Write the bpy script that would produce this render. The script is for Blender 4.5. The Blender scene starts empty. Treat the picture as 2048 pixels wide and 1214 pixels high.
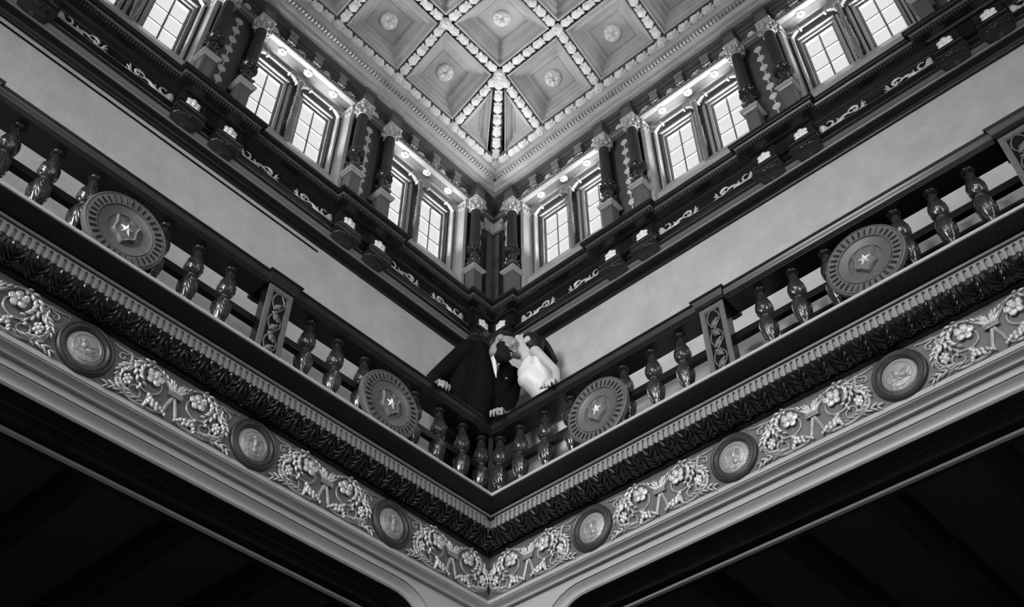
import bpy, math, random
import numpy as np
from mathutils import Vector, Matrix
random.seed(7)
SC = 0.82                      # metres per building unit (geometry below is laid out in medallion spacings)
scene = bpy.context.scene
COL = scene.collection
# ------------------------------------------------------------------ camera
CAM = np.array([3.9769, -4.1978, -3.4449])
W3 = (0.0351, -0.0700, -0.0363); FPX = 2070.9; CX = 1093.56; CY = 560.16
def _rot(w):
    w = np.array(w); th = np.linalg.norm(w); k = w/th
    K = np.array([[0,-k[2],k[1]],[k[2],0,-k[0]],[-k[1],k[0],0]])
    return np.eye(3)+np.sin(th)*K+(1-np.cos(th))*K@K
_d = np.array([-1,1,0])/2**.5; _p = math.radians(45)
_f = _d*math.cos(_p)+np.array([0,0,1])*math.sin(_p); _r = np.array([1,1,0])/2**.5
CR = _rot(W3) @ np.array([_r, np.cross(_r,_f), _f])
cd = bpy.data.cameras.new('camera'); cam = bpy.data.objects.new('camera', cd); COL.objects.link(cam)
cd.sensor_width = 36; cd.lens = FPX/2048*36
cd.shift_x = (1024-CX)/2048; cd.shift_y = (CY-607)/2048
cd.clip_start = .05; cd.clip_end = 200
Mc = np.eye(4); Mc[:3,0] = CR[0]; Mc[:3,1] = CR[1]; Mc[:3,2] = -CR[2]
cam.matrix_world = Matrix([list(r) for r in Mc]); cam.location = Vector(CAM)*SC
scene.camera = cam
def proj(X):
    v = CR @ (np.array(X, float)-CAM)
    if v[2] < .1: return (-9e9, -9e9)
    return (CX+FPX*v[0]/v[2], CY-FPX*v[1]/v[2])
def seen(X, m=220):            # only build repeats that a lens near this spot could see
    x, y = proj(X); return -m < x < 2048+m and -m < y < 1214+m
# ------------------------------------------------------------------ sky, lamps, exposure
world = bpy.data.worlds.new('sky'); scene.world = world; world.use_nodes = True
world.node_tree.nodes['Background'].inputs[0].default_value = (1,1,1,1)
world.node_tree.nodes['Background'].inputs[1].default_value = .84
scene.view_settings.view_transform = 'Standard'; scene.view_settings.look = 'None'
scene.view_settings.exposure = 0; scene.view_settings.gamma = 1
scene.view_settings.use_curve_mapping = False
R = 7.92
def area(name, loc, target, size, power, sy=None, spread=180):
    l = bpy.data.lights.new(name, 'AREA'); l.energy = power; l.size = size*SC; l.spread = math.radians(spread)
    if sy: l.shape = 'RECTANGLE'; l.size_y = sy*SC
    o = bpy.data.objects.new(name, l); COL.objects.link(o); o['nolight'] = 1
    o.location = Vector(loc)*SC
    o.rotation_euler = (Vector(target)-Vector(loc)).to_track_quat('-Z','Y').to_euler(); return o
# daylight from the clerestory windows of the two far sides
area('daylight_east', (R+1.3, -R/2, 4.7), (R/2, -R/2, 2.6), 7.4, 560, 1.2)
area('daylight_south', (R/2, -R-1.3, 4.7), (R/2, -R/2, 2.6), 7.4, 1900, 1.2)
# added unseen lamps outside the near windows, brightening soffits and ceiling
area('soffit_fill_left', (-1.35, -3.9, 3.15), (-.45, -3.9, 4.15), 8.0, 430, .7)
area('soffit_fill_right', (3.9, 1.35, 3.15), (3.9, .45, 4.15), 8.0, 430, .7)
# added fill lamps: two narrow beams towards the corner, one near the floor
area('corner_fill', (1.5, -7.5, .9), (.9, -.2, 1.3), 2.0, 44, spread=70)
area('corner_fill_east', (7.4, -2.8, .9), (.2, -.3, 1.4), 2.0, 15, spread=60)
area('low_fill', (3.9, -3.9, -4.7), (3.4, -2.6, 3), 3.2, 26)
# ------------------------------------------------------------------ materials
def mat(name, c, rough=.5, metal=0, noise=0, nscale=8, bump=0, bscale=30, spec=.5, coat=0, stretch=None):
    m = bpy.data.materials.new(name); m.use_nodes = True; nt = m.node_tree; b = nt.nodes['Principled BSDF']
    b.inputs['Base Color'].default_value = (c,c,c,1); b.inputs['Roughness'].default_value = rough
    b.inputs['Metallic'].default_value = metal; b.inputs['Specular IOR Level'].default_value = spec
    b.inputs['Coat Weight'].default_value = coat; b.inputs['Coat Roughness'].default_value = .15
    tc = nt.nodes.new('ShaderNodeTexCoord'); src = tc.outputs['Object']
    if stretch:
        mp = nt.nodes.new('ShaderNodeMapping'); mp.inputs['Scale'].default_value = stretch
        nt.links.new(src, mp.inputs[0]); src = mp.outputs[0]
    if noise:
        n = nt.nodes.new('ShaderNodeTexNoise'); n.inputs['Scale'].default_value = nscale; n.inputs['Detail'].default_value = 6
        n.inputs['Roughness'].default_value = .65
        nt.links.new(src, n.inputs['Vector'])
        r = nt.nodes.new('ShaderNodeMapRange'); r.inputs['From Min'].default_value = .3; r.inputs['From Max'].default_value = .7
        r.inputs['To Min'].default_value = c*(1-noise); r.inputs['To Max'].default_value = c*(1+noise)
        nt.links.new(n.outputs['Fac'], r.inputs[0]); nt.links.new(r.outputs[0], b.inputs['Base Color'])
    if bump:
        n = nt.nodes.new('ShaderNodeTexNoise'); n.inputs['Scale'].default_value = bscale; n.inputs['Detail'].default_value = 4
        nt.links.new(src, n.inputs['Vector'])
        bp = nt.nodes.new('ShaderNodeBump'); bp.inputs['Strength'].default_value = bump; bp.inputs['Distance'].default_value = .01
        nt.links.new(n.outputs['Fac'], bp.inputs['Height']); nt.links.new(bp.outputs[0], b.inputs['Normal'])
    return m
M = dict(
 plaster = mat('plaster', .42, .85, noise=.13, nscale=5, bump=.25, bscale=40),
 black = mat('ebonised_wood', .006, .3, noise=.3, nscale=9, coat=.12, spec=.35),
 dark = mat('dark_walnut', .016, .34, noise=.4, nscale=5, stretch=(1,1,8), coat=.15, spec=.35),
 cornice = mat('dark_cornice_wood', .009, .33, noise=.3, nscale=9, coat=.12, spec=.35),
 baluster = mat('carved_dark_wood', .026, .26, noise=.6, nscale=14, coat=.6),
 mid = mat('brown_wood', .11, .42, noise=.25, nscale=10, stretch=(2,2,9)),
 ground = mat('painted_frieze_ground', .125, .5, noise=.2, nscale=7),
 moulding = mat('grey_painted_wood', .42, .38, noise=.05, nscale=6),
 flute = mat('fluted_band_paint', .26, .45),
 leafband = mat('black_leaf_gloss', .010, .3, coat=.3),
 gilt = mat('worn_gilding', .62, .38, metal=.35, noise=.3, nscale=22, bump=.5, bscale=70),
 railw = mat('handrail_wood', .012, .34, noise=.3, nscale=8, coat=.25, spec=.4),
 dull = mat('dull_gilding', .33, .4, metal=.3, noise=.3, nscale=18, bump=.4, bscale=60),
 medal = mat('medallion_bronze', .34, .42, metal=.3, noise=.22, nscale=12, bump=.35, bscale=60),
 ring = mat('medallion_ring_wood', .036, .42, noise=.2, nscale=20),
 pale = mat('pale_gilding', .85, .55, noise=.2, nscale=35, bump=.6, bscale=60),
 ceil = mat('ceiling_oak', .47, .45, noise=.2, nscale=4),
 ceildark = mat('ceiling_oak_dark', .12, .5, noise=.3, nscale=4),
 sash = mat('window_paint', .2, .4),
 jamb = mat('light_jamb_wood', .38, .35, noise=.1, nscale=6),
 panel = mat('grey_pier_panel', .09, .5, noise=.15, nscale=10),
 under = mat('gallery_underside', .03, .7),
 floor = mat('lobby_stone', .25, .4, noise=.2, nscale=2),
 suit = mat('black_suit_wool', .003, .8, noise=.3, nscale=30, spec=.1),
 shirt = mat('white_shirt', .75, .7),
 tie = mat('striped_tie', .22, .5),
 skin = mat('skin', .46, .5, noise=.08, nscale=12),
 skinm = mat('skin_tan', .27, .5, noise=.1, nscale=12),
 hair = mat('dark_hair', .006, .5, spec=.3, noise=.5, nscale=30, stretch=(1,1,.15)),
 beard = mat('dark_beard', .007, .8, spec=.2, noise=.5, nscale=40, bump=.6, bscale=90),
 dress = mat('white_satin', .66, .42, bump=.4, bscale=4, stretch=(4,4,1)),
 nail = mat('lips_and_brows', .09, .5),
 metal = mat('silver_metal', .8, .2, metal=1),
)
g = bpy.data.materials.new('window_glass'); g.use_nodes = True; nt = g.node_tree; nt.nodes.clear()
o_ = nt.nodes.new('ShaderNodeOutputMaterial'); mx = nt.nodes.new('ShaderNodeMixShader'); tr = nt.nodes.new('ShaderNodeBsdfTransparent')
gl = nt.nodes.new('ShaderNodeBsdfGlossy'); gl.inputs['Roughness'].default_value = .02; mx.inputs[0].default_value = .002
tr.inputs[0].default_value = (.97,.97,.97,1)
nt.links.new(tr.outputs[0], mx.inputs[1]); nt.links.new(gl.outputs[0], mx.inputs[2]); nt.links.new(mx.outputs[0], o_.inputs[0])
M['glass'] = g
# ------------------------------------------------------------------ mesh helpers
class MB:
    def __init__(s): s.v = []; s.f = []
    def add(s, vs, fs, T=None):
        n = len(s.v)
        for p in vs:
            if T is not None: p = T @ Vector(p)
            s.v.append((p[0],p[1],p[2]))
        s.f += [tuple(i+n for i in f) for f in fs]; return s
    def box(s, x0,x1,y0,y1,z0,z1, T=None):
        vs = [(x,y,z) for x in (x0,x1) for y in (y0,y1) for z in (z0,z1)]
        return s.add(vs, [(0,1,3,2),(4,6,7,5),(0,4,5,1),(2,3,7,6),(0,2,6,4),(1,5,7,3)], T)
    def lathe(s, prof, n=20, T=None, fn=None, cap=True):     # prof [(r,z)], axis z ; fn(r,z,a)->r
        vs = []; fs = []
        for r,z in prof:
            for i in range(n):
                a = 2*math.pi*i/n; q = fn(r,z,a) if fn else r
                vs.append((q*math.cos(a), q*math.sin(a), z))
        for j in range(len(prof)-1):
            for i in range(n):
                a = j*n+i; b = j*n+(i+1)%n; fs.append((a,b,b+n,a+n))
        if cap: fs.append(tuple(reversed(range(n)))); fs.append(tuple((len(prof)-1)*n+i for i in range(n)))
        return s.add(vs, fs, T)
    def tube(s, pts, rad, n=6, flat=1.0, up=(0,-1,0), T=None):  # rad list or number; flat squashes along up
        P = [Vector(p) for p in pts]; m = len(P); rr = rad if isinstance(rad,(list,tuple)) else [rad]*m
        vs = []; fs = []; up = Vector(up)
        for i in range(m):
            t = (P[min(i+1,m-1)]-P[max(i-1,0)]).normalized()
            a = t.cross(up); 
            if a.length < 1e-4: a = t.cross(Vector((1,0,.1)))
            a.normalize(); b = a.cross(t).normalized()
            for k in range(n):
                an = 2*math.pi*k/n
                vs.append(P[i]+a*(rr[i]*math.cos(an))+b*(rr[i]*flat*math.sin(an)))
        for i in range(m-1):
            for k in range(n):
                fs.append((i*n+k, i*n+(k+1)%n, (i+1)*n+(k+1)%n, (i+1)*n+k))
        fs.append(tuple(reversed(range(n)))); fs.append(tuple((m-1)*n+k for k in range(n)))
        return s.add(vs, fs, T)
    def ell(s, c, r, T=None, n=8, m=5, rot=None):
        vs = []; fs = []
        for j in range(1,m):
            ph = math.pi*j/m
            for i in range(n):
                a = 2*math.pi*i/n; p = Vector((r[0]*math.sin(ph)*math.cos(a), r[1]*math.sin(ph)*math.sin(a), r[2]*math.cos(ph)))
                if rot is not None: p = rot @ p
                vs.append(p+Vector(c))
        tp = Vector((0,0,r[2])); bt = Vector((0,0,-r[2]))
        if rot is not None: tp = rot@tp; bt = rot@bt
        vs += [tp+Vector(c), bt+Vector(c)]; t = len(vs)-2
        for j in range(m-2):
            for i in range(n): fs.append((j*n+i, j*n+n+i, j*n+n+(i+1)%n, j*n+(i+1)%n))
        for i in range(n): fs.append((t, i, (i+1)%n)); fs.append((t+1, (m-2)*n+(i+1)%n, (m-2)*n+i))
        return s.add(vs, fs, T)
    def prism(s, poly, y0, y1, T=None):         # poly in x,z ; thickness along y (front y0)
        n = len(poly); vs = [(x,y0,z) for x,z in poly]+[(x,y1,z) for x,z in poly]
        fs = [tuple(range(n)), tuple(reversed(range(n,2*n)))]+[(i,n+i,n+(i+1)%n,(i+1)%n) for i in range(n)]
        return s.add(vs, fs, T)
    def sweep(s, path, prof, closed=False, caps=True, shut=True):   # profile [(g,z)], g to the right of travel
        m = len(path); k = len(prof); vs = []; fs = []
        for i in range(m):
            p = Vector(path[i]); a = Vector(path[i-1]) if (i or closed) else None; b = Vector(path[(i+1)%m]) if (i < m-1 or closed) else None
            d1 = (p-a).normalized() if a is not None else (b-p).normalized(); d2 = (b-p).normalized() if b is not None else d1
            n1 = Vector((d1.y,-d1.x)); n2 = Vector((d2.y,-d2.x)); mi = n1+n2; mi = mi/ (1+n1.dot(n2))
            for gg,z in prof: vs.append((p.x+mi.x*gg, p.y+mi.y*gg, z))
        e = m if closed else m-1; kk = k if shut else k-1
        for i in range(e):
            for j in range(kk):
                a = i*k+j; b = i*k+(j+1)%k; c = ((i+1)%m)*k+(j+1)%k; d = ((i+1)%m)*k+j; fs.append((a,d,c,b))
        if not closed and caps and shut: fs.append(tuple(range(k))); fs.append(tuple(reversed([(m-1)*k+j for j in range(k)])))
        return s.add(vs, fs)
    def mesh(s, name, smooth=False, ang=35):
        me = bpy.data.meshes.new(name); me.from_pydata(s.v, [], s.f)
        import bmesh; b = bmesh.new(); b.from_mesh(me); bmesh.ops.recalc_face_normals(b, faces=b.faces[:]); b.to_mesh(me); b.free()
        if smooth:
            me.polygons.foreach_set('use_smooth', [True]*len(me.polygons)); me.set_sharp_from_angle(angle=math.radians(ang))
        return me
def obj(name, mb, m, parent=None, smooth=False, ang=35, label=None):
    me = mb.mesh(name, smooth, ang) if isinstance(mb, MB) else mb
    if m and not me.materials: me.materials.append(M[m])
    o = bpy.data.objects.new(name, me); COL.objects.link(o)
    if parent is not None: o.parent = parent
    if label: o['label'] = label
    return o
def tag(o, label, cat, group=None):
    o['label'] = label; o['category'] = cat
    if group: o['group'] = group
    return o
def thing(name, label, cat, group=None):
    o = bpy.data.objects.new(name, None); COL.objects.link(o); o.empty_display_size = .1; return tag(o, label, cat, group)
def struct(o): o['kind'] = 'structure'; return o
def dup(root, label=None, mirror=False):
    r = root.copy(); COL.objects.link(r)
    if label: r['label'] = label
    for ch in list(root.children):
        c = ch.copy(); COL.objects.link(c); c.parent = r
        for gch in ch.children: d = gch.copy(); COL.objects.link(d); d.parent = c
    return r
def wp(w, s, g, z): return (s,-g,z) if w == 'R' else (g,-s,z)
def put(o, w, s, g, z):
    o.location = wp(w,s,g,z); o.rotation_euler = (0,0,0 if w == 'R' else math.pi/2); return o
SIDE = {'L':'left','R':'right'}
ORD = ['first','second','third','fourth','fifth','sixth','seventh','eighth','ninth','tenth','eleventh','twelfth','thirteenth','fourteenth','fifteenth','sixteenth','seventeenth','eighteenth','nineteenth','twentieth']+['%d-th'%i for i in range(21,60)]
def series(make, spots, label, name=None):
    """make() once, then copies; spots = [(wall,s,g,z)], label(wall, ordinal word from the corner)"""
    cnt = {'L':0,'R':0}; first = None; out = []
    for w,s,gg,z in spots:
        if not seen(wp(w,s,gg,z)): cnt[w] += 1; continue
        if first is None: first = make(); o = first
        else: o = dup(first)
        o['label'] = label(w, ORD[cnt[w]]); cnt[w] += 1; put(o, w, s, gg, z); out.append(o)
    return out
def both(ss, g_, z): return [(w,s,g_,z) for w in 'LR' for s in ss]
def rect(gg): return [(gg,-R-(-gg)*-1 if False else -R+gg),(gg,-gg),(R-gg,-gg),(R-gg,-R+gg)]
BASE = [(0,-R),(0,0),(R,0),(R,-R)]
WG = -.51
WPATH = [(WG,-R-.51),(WG,.51),(R+.51,.51),(R+.51,-R-.51)]
# ================================================================== SETTING
def closed(name, path, prof, m, smooth=False):
    return struct(obj(name, MB().sweep(path, prof, closed=True), m, smooth=smooth))
# lobby floor and dark arcades below the gallery
struct(obj('floor', MB().box(-6,R+6,-R-6,6,-5.3,-5.2), 'floor'))
for i,(nm,b) in enumerate({'wall_outer_left':(-6.2,-6,-R-6,6), 'wall_outer_right':(-6,R+6,6,6.2), 'wall_outer_east':(R+6,R+6.2,-R-6,6), 'wall_outer_south':(-6,R+6,-R-6.2,-R-6)}.items()):
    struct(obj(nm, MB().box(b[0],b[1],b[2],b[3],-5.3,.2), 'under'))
# underside of the gallery with its beams
u = MB().sweep(BASE, [(-.45,-.05),(-.45,.1),(-6.1,.1),(-6.1,-.05)], closed=True)
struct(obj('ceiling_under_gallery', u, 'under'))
bm_ = MB()
for k in range(13):
    s = .5+k*.62
    bm_.box(s-.06,s+.06,.46,5.9,-.19,-.05); bm_.box(-5.9,-.46,-s-.06,-s+.06,-.19,-.05)
struct(obj('trim_beams_under_gallery', bm_, 'dark'))
# ---- lower entablature (gallery edge)
low = [(0,.156),(0,-.139),(.006,-.141),(.006,-.166),(-.003,-.169),(-.003,-.174),(.004,-.176)]
low += [(.004-.034*t-.020*math.sin(math.pi*t), -.178-.026*t) for t in (0,.1,.2,.3,.4,.5,.6,.7,.8,.9,1)]
low += [(-.030,-.208),(-.062,-.200),(-.062,-.21),(-.085,-.21),(-.45,.0),(-.45,.3),(-.1,.3),(-.1,.156)]
closed('trim_1', BASE, low, 'moulding', True)
struct(bpy.data.objects['trim_1']); bpy.data.objects['trim_1'].name = 'trim_frieze_base'
fr_ = MB().sweep(BASE, [(.003,.152),(.003,-.1385),(-.05,-.1385),(-.05,.152)], closed=True)
struct(obj('wall_frieze_ground', fr_, 'ground'))
# spandrel fascia with round-cornered openings, and the moulding that follows them
def opening(inset=0, n=9):                    # open curve of one side of a bay, s from pier to middle
    s0, s1, zt, zb = .335+inset*.5, .70, -.247-inset, -.62
    pts = []
    for i in range(n+1):
        a = math.pi/2*i/n
        pts.append((s1-(s1-s0)*math.sin(a)**1.0*(1-.0*a), zt-(zt-zb)*(-1)*(0)-(abs(zb-zt))*(1-math.cos(a))**1.15))
    return pts                                # from (s1,zt) to (s0,zb)
for w in 'LR':
    fm = MB(); crv = opening()
    left = [(s,z) for s,z in crv]; s_far = R-.62
    pts = [(-.2,-.205),(R+.2,-.205),(R+.2,-5.2),(R-.335,-5.2)]+[(R-s,z) for s,z in reversed(left)]+left+[(.335,-5.2),(-.2,-5.2)]
    n = len(pts)
    def P3(s,z,g_): return wp(w,s,g_,z)
    # triangulate by strips: top band + side pier
    top = [(-.06,-.205)]+[(s,-.205) for s,z in reversed(left)]+[(R-s,-.205) for s,z in left]+[(R+.06,-.205)]
    bot = [(-.06,-.62)]+[(s,z) for s,z in reversed(left)]+[(R-s,z) for s,z in left]+[(R+.06,-.62)]
    for i in range(len(top)-1):
        q = [top[i],top[i+1],bot[i+1],bot[i]]
        vs = [P3(*p,-.06) for p in q]+[P3(*p,-.12) for p in q]
        fm.add(vs, [(0,1,2,3),(7,6,5,4),(0,4,5,1),(1,5,6,2),(2,6,7,3),(3,7,4,0)])
    for a,b in ((-.06,.335),(R-.335,R+.06)):
        vs = [P3(s,z,g_) for g_ in (-.06,-.5) for s,z in ((a,-.62),(b,-.62),(b,-5.2),(a,-5.2))]
        fm.add(vs, [(0,1,2,3),(7,6,5,4),(0,4,5,1),(1,5,6,2),(2,6,7,3),(3,7,4,0)])
    struct(obj('wall_spandrel_'+SIDE[w], fm, 'moulding'))
    mm = MB()                                  # moulding along the opening edge
    line = [(.335,-5.2)]+list(reversed(left))+[(R-s,z) for s,z in left]+[(R-.335,-5.2)]
    cs = [(-.004,-.090),(.004,-.090),(.006,-.066)]+[(.008+.042*t, -.066-.030*t-.012*math.sin(math.pi*t)) for t in (0,.1,.2,.3,.4,.5,.6,.7,.8,.9,1)]+[(.052,-.094),(.060,-.104),(.060,-.110),(0,-.110)]
    cs2 = [(0,-.108),(.059,-.108),(.061,-.20),(.066,-.21),(.066,-.30),(.061,-.31),(.061,-.46),(0,-.46)]
    vs = []; k = len(cs); m_ = len(line)
    for i,(s,z) in enumerate(line):
        a = line[max(i-1,0)]; b = line[min(i+1,m_-1)]; tx, tz = b[0]-a[0], b[1]-a[1]; L_ = math.hypot(tx,tz)
        nx, nz = tz/L_, -tx/L_               # towards the opening
        for d,g_ in cs: vs.append(P3(s+nx*d, z+nz*d, g_))
    fs = [(i*k+j, i*k+(j+1)%k, (i+1)*k+(j+1)%k, (i+1)*k+j) for i in range(m_-1) for j in range(k)]
    mm.add(vs, fs)
    struct(obj('trim_opening_'+SIDE[w], mm, 'moulding', smooth=True))
    m2 = MB(); vs = []; k = len(cs2)
    for i,(s,z) in enumerate(line):
        a = line[max(i-1,0)]; b = line[min(i+1,m_-1)]; tx, tz = b[0]-a[0], b[1]-a[1]; L_ = math.hypot(tx,tz); nx, nz = tz/L_, -tx/L_
        for d,g_ in cs2: vs.append(P3(s+nx*d, z+nz*d, g_))
    m2.add(vs, [(i*k+j, i*k+(j+1)%k, (i+1)*k+(j+1)%k, (i+1)*k+j) for i in range(m_-1) for j in range(k)])
    struct(obj('trim_soffit_'+SIDE[w], m2, 'dark'))
    # outer edge of the soffit: thin light fillet before the dark gallery ceiling
    sf = MB(); q = [(.36,-.30),(R-.36,-.30)]
    vs = [P3(s,z,g_) for g_ in (-.335,-.36) for s,z in ((.3,-.335),(R-.3,-.335),(R-.3,-.35),(.3,-.35))]
    sf.add(vs, [(0,1,2,3),(7,6,5,4),(0,4,5,1),(1,5,6,2),(2,6,7,3),(3,7,4,0)])
    struct(obj('trim_soffit_fillet_'+SIDE[w], sf, 'moulding'))
# leaf cyma band
lf = [(.008,.156),(.030,.158),(.030,.170),(.022,.174)]+[(.022+.125*t, .176+.05*t-.022*math.sin(math.pi*t)) for t in (0,.2,.4,.6,.8,1)]+[(.147,.24),(-.1,.24),(-.1,.156)]
o = closed('trim_leaf_cyma', BASE, lf, 'leafband', True)
# carved leaves of the band, one relief per side
def leafrelief(w, s):
    b = MB(); P_ = .123
    for k in range(int((5.6)/P_)):
        c = s+k*P_
        def T(u,t,h):   # u across, t 0..1 along the curve from inside to outside, h lift
            gg = .022+.125*t; zz = .176+.05*t-.022*math.sin(math.pi*t)
            return wp(w, c+u, gg+h*.35, zz-h)
        # stem rib
        b.tube([T(0,t,.006) for t in (.02,.3,.6,.9)], [.003,.004,.005,.007], n=5, up=wp(w,0,1,-1))
        for sg in (-1,1):
            for i,(t0,t1,u1,r) in enumerate(((.15,.42,.030,.008),(.35,.62,.036,.009),(.55,.84,.042,.010),(.75,1.02,.030,.011))):
                b.tube([T(sg*.004,t0,.006),T(sg*u1*.6,(t0+t1)/2,.012),T(sg*u1,t1,.010),T(sg*u1*.8,t1+.05,.002)], [.004,r,r*.8,.002], n=5, up=wp(w,0,1,-1))
        rr_ = random.Random(k)
        for _ in range(16):
            t_ = rr_.uniform(.08,.98); u_ = rr_.uniform(-P_*.5,P_*.5); p_ = T(u_,t_,.008); q_ = T(u_+rr_.uniform(-.012,.012),t_+rr_.uniform(.05,.16),.011)
            b.tube([p_,q_],[.005,.0035],n=5,up=wp(w,0,1,-1))
        # small half leaf between the big ones
        b.tube([T(P_/2,t,.008) for t in (.1,.35,.6,.85,1.0)], [.003,.007,.009,.007,.002], n=5, up=wp(w,0,1,-1))
    return b
for w in 'LR': struct(obj('trim_carved_leaves_'+SIDE[w], leafrelief(w, .02), 'leafband', smooth=True, ang=60))
# fluted band: recessed ground, flat bars between round-headed flutes
closed('trim_flute_ground', BASE, [(.134,.228),(.1365,.230),(.1365,.312),(.10,.312),(.10,.228)], 'flute')
for w in 'LR':
    b = MB(); P_ = .037; n = int(5.6/P_)
    for k in range(-4, n):
        c = .02+k*P_
        if c-P_/2 < .15: continue
        arc = [(c+.0095*math.cos(a), .288+.0095*math.sin(a)) for a in [math.pi*i/6 for i in range(7)]]
        poly = [(c+P_/2,.233),(c+P_/2,.306),(c-P_/2,.306),(c-P_/2,.233),(c-.0095,.229),]+list(reversed(arc))+[(c+.0095,.229)]
        # quads for the two bars and head
        def Q(a,bb,cc,d):
            vs = [wp(w,s,g_,z) for g_ in (.151,.13) for s,z in (a,bb,cc,d)]
            b.add(vs, [(0,1,2,3),(7,6,5,4),(0,4,5,1),(1,5,6,2),(2,6,7,3),(3,7,4,0)])
        Q((c-P_/2,.229),(c-.0095,.229),(c-.0095,.306),(c-P_/2,.306)); Q((c+.0095,.229),(c+P_/2,.229),(c+P_/2,.306),(c+.0095,.306))
        for i in range(6): Q(arc[i],arc[i+1],(arc[i+1][0],.306),(arc[i][0],.306))
    struct(obj('trim_fluted_band_'+SIDE[w], b, 'flute'))
# bead, broad dark cove, gallery lip
cv = [(.13,.306),(.158,.308),(.162,.314),(.166,.322),(.160,.327),(.160,.331)]+[(.160+.112*t, .331+.022*t+.010*math.sin(math.pi*t)) for t in (0,.2,.4,.6,.8,1)]
o = closed('trim_cove', BASE, cv+[(.272,.372),(-.1,.372),(-.1,.306)], 'cornice', True)
closed('trim_gallery_lip', BASE, [(.281,.3565),(.283,.359),(.283,.3745),(.20,.3765),(.20,.3725),(.262,.3725),(.262,.3565)], 'moulding')
closed('trim_cove_bead', BASE, [(.158,.3085),(.1665,.310),(.1685,.316),(.1675,.322),(.163,.324),(.158,.324)], 'sash')
struct(obj('floor_gallery', MB().sweep(BASE, [(.26,.372),(-.56,.372),(-.56,.30),(.0,.30),(.1,.35)], closed=True), 'dark'))
# ---- plaster gallery walls
for nm, (a,b_) in {'wall_left':((WG,-R-.6),(WG,.51)), 'wall_right':((WG,.51),(R+.6,.51)), 'wall_east':((R+.51,.6),(R+.51,-R-.51)), 'wall_south':((R+.6,-R-.51),(WG-.1,-R-.51))}.items():
    pth = [a,b_]
    struct(obj(nm, MB().sweep(pth, [(0,.30),(0,2.42),(-.2,2.42),(-.2,.30)]), 'plaster'))
closed('baseboard_gallery', WPATH, [(0,.372),(.02,.372),(.02,.52),(.012,.535),(0,.54)], 'dark')
wn = MB(); seg0 = [(2.10,R+.4)]
wn.box(2.10,R+.4,-WG-.045,-WG+.02,.372,1.120); struct(obj('trim_wainscot_right', wn, 'black'))
struct(obj('trim_wainscot_cap_right', MB().box(2.08,R+.4,-WG-.065,-WG+.02,1.122,1.175), 'moulding'))
# ---- upper cornice over the plaster wall : profile measured from the wall plane
lowc = [(.0,2.385),(.022,2.385),(.026,2.392),(.026,2.402),(.034,2.408),(.050,2.424),(.060,2.428),(.060,2.434),(.080,2.438)]
closed('trim_cornice_base', WPATH, lowc+[(.080,2.46),(.0,2.46)], 'black', True)
closed('trim_cornice_bead', WPATH, [(.080,2.4385),(.087,2.440),(.090,2.446),(.088,2.452),(.080,2.454)], 'sash')
closed('trim_cornice_band', WPATH, [(.078,2.455),(.086,2.458),(.122,2.467),(.122,2.485),(0,2.485)], 'sash')
closed('trim_cornice_rope_band', WPATH, [(.122,2.4665),(.140,2.470),(.142,2.478),(.138,2.482),(.138,2.536),(.143,2.540),(.143,2.548),(.122,2.551),(0,2.551),(0,2.4665)], 'black')
closed('trim_cornice_frieze', WPATH, [(0,2.5505),(.119,2.5505),(.119,2.655),(.128,2.66),(.130,2.668),(.128,2.672),(.135,2.675),(.15,2.69),(.17,2.70),(.17,2.72),(0,2.72)], 'cornice')
# stitched rope lines on that band
def stitches(b, w, s0, s1, g_, zz, step=.0115):
    n = int((s1-s0)/step)
    for k in range(n):
        s = s0+(k+.5)*step; lift = .0012 if k % 2 else .0
        vs = [wp(w, s+dx, g_+dg, zz+dz) for dx,dg,dz in ((-.0035,.0,-.003),(.0035,.0,.001),(.0035,.0,.004),(-.0035,.0,0),(0,.004,.0005))]
        b.add(vs, [(0,1,4),(1,2,4),(2,3,4),(3,0,4),(0,3,2,1)])
PIER = [1.10+1.42*k for k in range(4)]; PC = -.32
for w in 'LR':
    b = MB()
    for zz in (2.474,2.543): stitches(b, w, -.36, 5.3, WG+.1425, zz)
    struct(obj('trim_rope_lines_'+SIDE[w], b, 'dull'))
# dentil course and crowning cyma with breaks forward over every pier
def jogpath(hw, d):
    g0, g1 = WG, WG+d; P_ = []
    piers = sorted([p for p in PIER], reverse=True)
    P_.append((g0,-R-.51))
    for p in piers: P_ += [(g0,-(p+hw)),(g1,-(p+hw)),(g1,-(p-hw)),(g0,-(p-hw))]
    e = PC+hw
    P_ += [(g0,-e),(g1,-e),(g1,-g1),(e,-g1),(e,-g0)]
    for p in reversed(piers): P_ += [(p-hw,-g0),(p-hw,-g1),(p+hw,-g1),(p+hw,-g0)]
    P_ += [(R+.51,-g0),(R+.51,-R-.51)]
    return P_
JP = jogpath(.098,.055)
prof = [(0,2.69),(.145,2.69),(.16,2.70),(.200,2.702),(.215,2.703)]
struct(obj('trim_dentil_bed', MB().sweep(JP, prof+[(.215,2.758),(0,2.758)], closed=True), 'cornice'))
crown = [(.215,2.753),(.224,2.755),(.227,2.759)]+[(.227+.026*t, 2.759+.022*t+.004*math.sin(2*math.pi*t)) for t in (0,.17,.33,.5,.67,.83,1)]+[(.257,2.783),(.257,2.80),(.25,2.803),(-.4,2.803),(-.4,2.753)]
struct(obj('trim_crown', MB().sweep(JP, crown, closed=True), 'cornice', smooth=True))
struct(obj('trim_crown_bead', MB().sweep(JP, [(.216,2.7525),(.2255,2.7545),(.2265,2.7575),(.22,2.7585),(.216,2.7585)], closed=True), 'sash'))
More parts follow.
